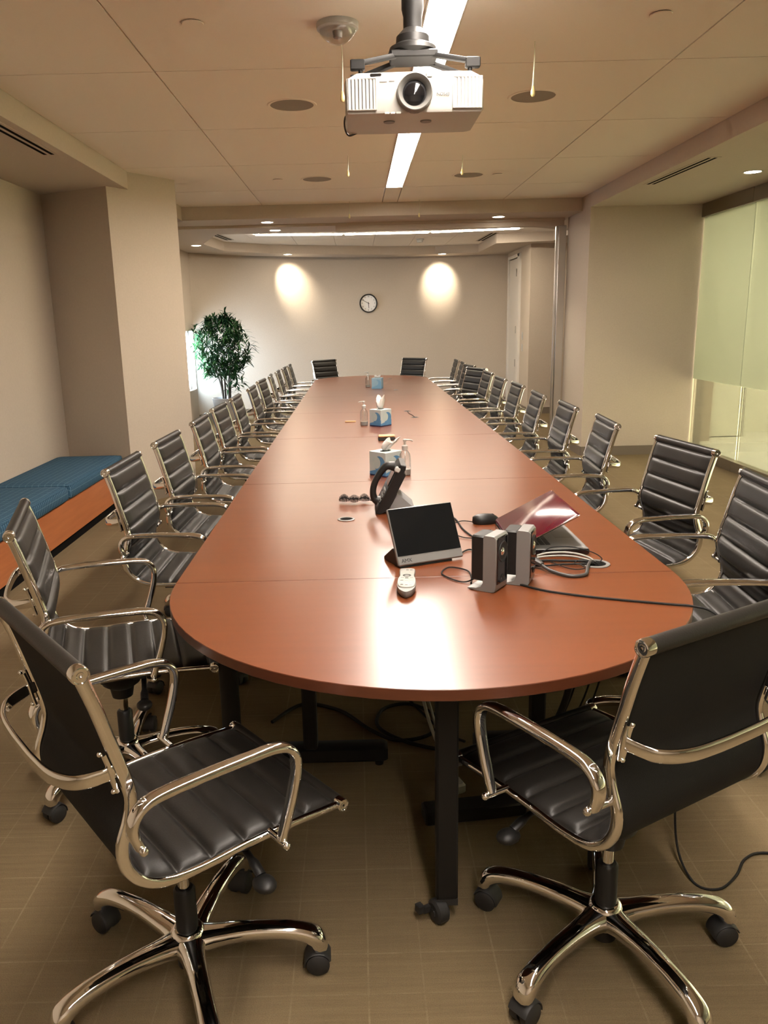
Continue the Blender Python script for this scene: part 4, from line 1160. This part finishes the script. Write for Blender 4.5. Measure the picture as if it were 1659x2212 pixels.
# ceiling speakers, sprinkler covers, mic cords, alarms, slot diffusers
def ceil_speaker(x, y, label):
    t = thing('ceiling_speaker', label, 'ceiling speaker', (x, y, CZ), 0, 'round ceiling speakers')
    MB().lathe([(.125, 0), (.125, -.003), (.140, -.004), (.144, 0), (.125, 0)], 40).build('rim', 'ceil', t, smooth=40)
    MB().lathe([(0, -.003), (.10, -.0025), (.126, -.001), (.126, .0), (0, 0)], 36).build('grille', 'speaker_grille', t, smooth=60)
ceil_speaker(-.335, 4.985, 'round ceiling speaker left of the projector'); ceil_speaker(1.043, 4.927, 'round ceiling speaker right of the projector, behind a hanging cord')
ceil_speaker(-.305, 7.43, 'round ceiling speaker on the left near the cross beam'); ceil_speaker(1.02, 7.41, 'round ceiling speaker on the right near the cross beam')
def sprinkler(x, y, label):
    t = thing('sprinkler_cover', label, 'sprinkler', (x, y, CZ), 0, 'round sprinkler covers')
    MB().lathe([(.0, -.007), (.044, -.007), (.046, -.004), (.046, -.003), (0, -.003)], 32).build('cover_plate', 'ceil', t, smooth=40)
    MB().lathe([(.042, 0), (.042, -.004), (.0, -.004), (.0, 0)], 24).build('collar', 'slot', t)
sprinkler(-.645, 3.67, 'sprinkler cover plate in the upper left ceiling'); sprinkler(1.311, 3.70, 'sprinkler cover plate in the upper right ceiling')
sprinkler(-.648, 7.41, 'sprinkler cover plate left of the far left ceiling speaker'); sprinkler(1.273, 7.40, 'sprinkler cover plate right of the far right ceiling speaker')
def mic(x, y, zb, label):
    t = thing('hanging_microphone', label, 'microphone', (x, y, CZ), 0, 'pale microphones hanging from the ceiling on cords')
    L = CZ - zb
    MB().sweep([(0, 0, 0), (.001, 0, -L * .35), (-.002, 0, -L * .7), (-.003, 0, -L + .03)], [(.0016,) * 2, (.0026,) * 2, (.0040,) * 2, (.0048,) * 2], n=8).build('cord', 'yellow', t, smooth=60)
    MB().lathe([(0, -L - .012), (.007, -L - .009), (.0105, -L), (.010, -L + .012), (.005, -L + .034), (0, -L + .036)], 14, (-.003, 0, 0)).build('capsule', 'yellow_bulb', t, smooth=60)
mic(-.031, 3.98, 2.492, 'pale hanging microphone cord directly left of the projector'); mic(.848, 4.0, 2.50, 'pale hanging microphone cord in front of the right ceiling speaker')
mic(-.026, 6.45, 2.582, 'pale hanging microphone cord below the left end of the projector'); mic(.853, 6.54, 2.587, 'pale hanging microphone cord in front of the far right ceiling speaker')
mic(-.033, 8.80, 2.562, 'pale hanging microphone cord against the cross beam, left one'); mic(.70, 8.82, 2.557, 'pale hanging microphone cord against the cross beam, right one')
t = thing('fire_alarm_strobe', 'white ceiling fire alarm with a clear strobe dome', 'alarm', (-.045, 3.72, CZ))
MB().lathe([(0, 0), (.088, 0), (.090, -.006), (.088, -.022), (.078, -.030), (.0, -.030)], 36).build('base', 'white_plastic', t, smooth=40)
MB().lathe([(.080, -.027), (.074, -.040), (.055, -.060), (.03, -.076), (0, -.080)], 32).build('dome', 'glass', t, smooth=60)
MB().lathe([(0, -.03), (.022, -.03), (.018, -.055), (.0, -.06)], 16).build('flash_tube', 'silver_plastic', t, smooth=40)
t = thing('smoke_detector', 'small white smoke detector on the far ceiling', 'detector', (1.03, 12.9, CZ))
MB().lathe([(0, 0), (.06, 0), (.062, -.02), (.050, -.026), (.048, -.045), (.038, -.055), (0, -.058)], 28).build('body', 'white_plastic', t, smooth=40)
def slots(x0, y0, x1, y1, z, w, label):
    a, b_ = Vector((x0, y0)), Vector((x1, y1)); d = b_ - a
    t = thing('air_diffuser', label, 'air vent', (*((a + b_) / 2), z), math.degrees(math.atan2(d.y, d.x)), 'twin slot air diffusers')
    L = d.length / 2
    MB().box(-L - .02, L + .02, -w, w, -.003, 0).build('frame', 'soffit', t)
    for s_ in (-1, 1):
        MB().box(-L, L, s_ * w * .42 - w * .20, s_ * w * .42 + w * .20, -.0042, -.002).build('slot', 'slot', t)
slots(-1.93, 4.2, -1.93, 5.46, SZ, .055, 'twin slot air diffuser in the left soffit')
slots(2.60, 6.12, 2.56, 7.25, SZ, .055, 'twin slot air diffuser in the right soffit')
slots(-1.93, 11.55, -1.84, 12.38, CZ + .001, .07, 'short twin slot air diffuser at the left of the far ceiling')
slots(2.05, 13.5, 2.08, 12.3, CZ + .001, .07, 'short twin slot air diffuser at the right of the far ceiling')

# ------------------------------------------------------------------ light
# corridor behind the glass: bright ceiling panels
for i, (x, y) in enumerate([(5.3, 8.2), (5.3, 5.4), (5.3, 2.2)]):
    o = MB().box(x - .6, x + .6, y - .6, y + .6, 2.765, 2.779).build('corridor_light', 'corr_light'); 
    tag(o, 'square light panel in the corridor ceiling beyond the glass partition', 'ceiling light', 'corridor light panels')
lamp('AREA', 'corridor_glow', (5.3, 6.2, 2.74), 480, (1, .94, .77), 2.6, (0, 0, 0), sy=6, spread=150)
# daylight through the window of the far half
lamp('AREA', 'window_daylight', (XL - .02, 12.35, 0.98), 60, (.58, .78, 1.0), .75, (0, R(-84), R(50)), sy=.45, spread=110)
lamp('AREA', 'window_daylight', (XL - .06, 11.5, 1.0), 8, (.75, .88, 1.0), .8, (0, R(-90), 0), sy=1.2)
# downlights of the soffits behind the photographer
for x, y, l in ((3.0, .6, 'downlight in the right soffit beside the camera'), (3.0, -1.8, 'downlight in the right soffit behind the camera'), (-2.2, -.5, 'downlight in the left soffit behind the camera')):
    pass
w = bpy.data.worlds.new('world'); S.world = w; w.use_nodes = True
w.node_tree.nodes['Background'].inputs[0].default_value = (.75, .88, 1, 1); w.node_tree.nodes['Background'].inputs[1].default_value = 2.5

# ------------------------------------------------------------------ camera
f_, PXc, PYc = 1710., 778., 1106.
TH = math.atan(412 / 1710.); RO = R(1.42)
fwd = Vector((0, math.cos(TH), -math.sin(TH))); upv = Vector((0, math.sin(TH), math.cos(TH))); rtv = Vector((1, 0, 0))
cc, ss = math.cos(RO), math.sin(RO)
ix = cc * rtv - ss * upv; iy = ss * rtv + cc * upv
cam = bpy.data.cameras.new('camera'); co = bpy.data.objects.new('camera', cam); COL.objects.link(co)
co.matrix_world = Matrix(((ix.x, iy.x, -fwd.x, 0), (ix.y, iy.y, -fwd.y, 0), (ix.z, iy.z, -fwd.z, 1.5), (0, 0, 0, 1)))
cam.sensor_fit = 'VERTICAL'; cam.sensor_height = 36; cam.lens = 36 * f_ / 2212
cam.shift_x = (829.5 - PXc) / 2212; cam.shift_y = 0
cam.clip_start = .02
S.camera = co
vs = S.view_settings
S.display_settings.display_device = 'sRGB'
vs.view_transform = 'Standard'; vs.look = 'None'; vs.exposure = 0.5; vs.gamma = 1; vs.use_curve_mapping = False
try:
    S.cycles.max_bounces = 6; S.cycles.diffuse_bounces = 4; S.cycles.glossy_bounces = 3; S.cycles.transparent_max_bounces = 8; S.cycles.adaptive_threshold = .12; S.cycles.adaptive_min_samples = 20
    S.cycles.sample_clamp_indirect = 40; S.cycles.use_denoising = True; S.cycles.caustics_reflective = False; S.cycles.caustics_refractive = False
except Exception: pass
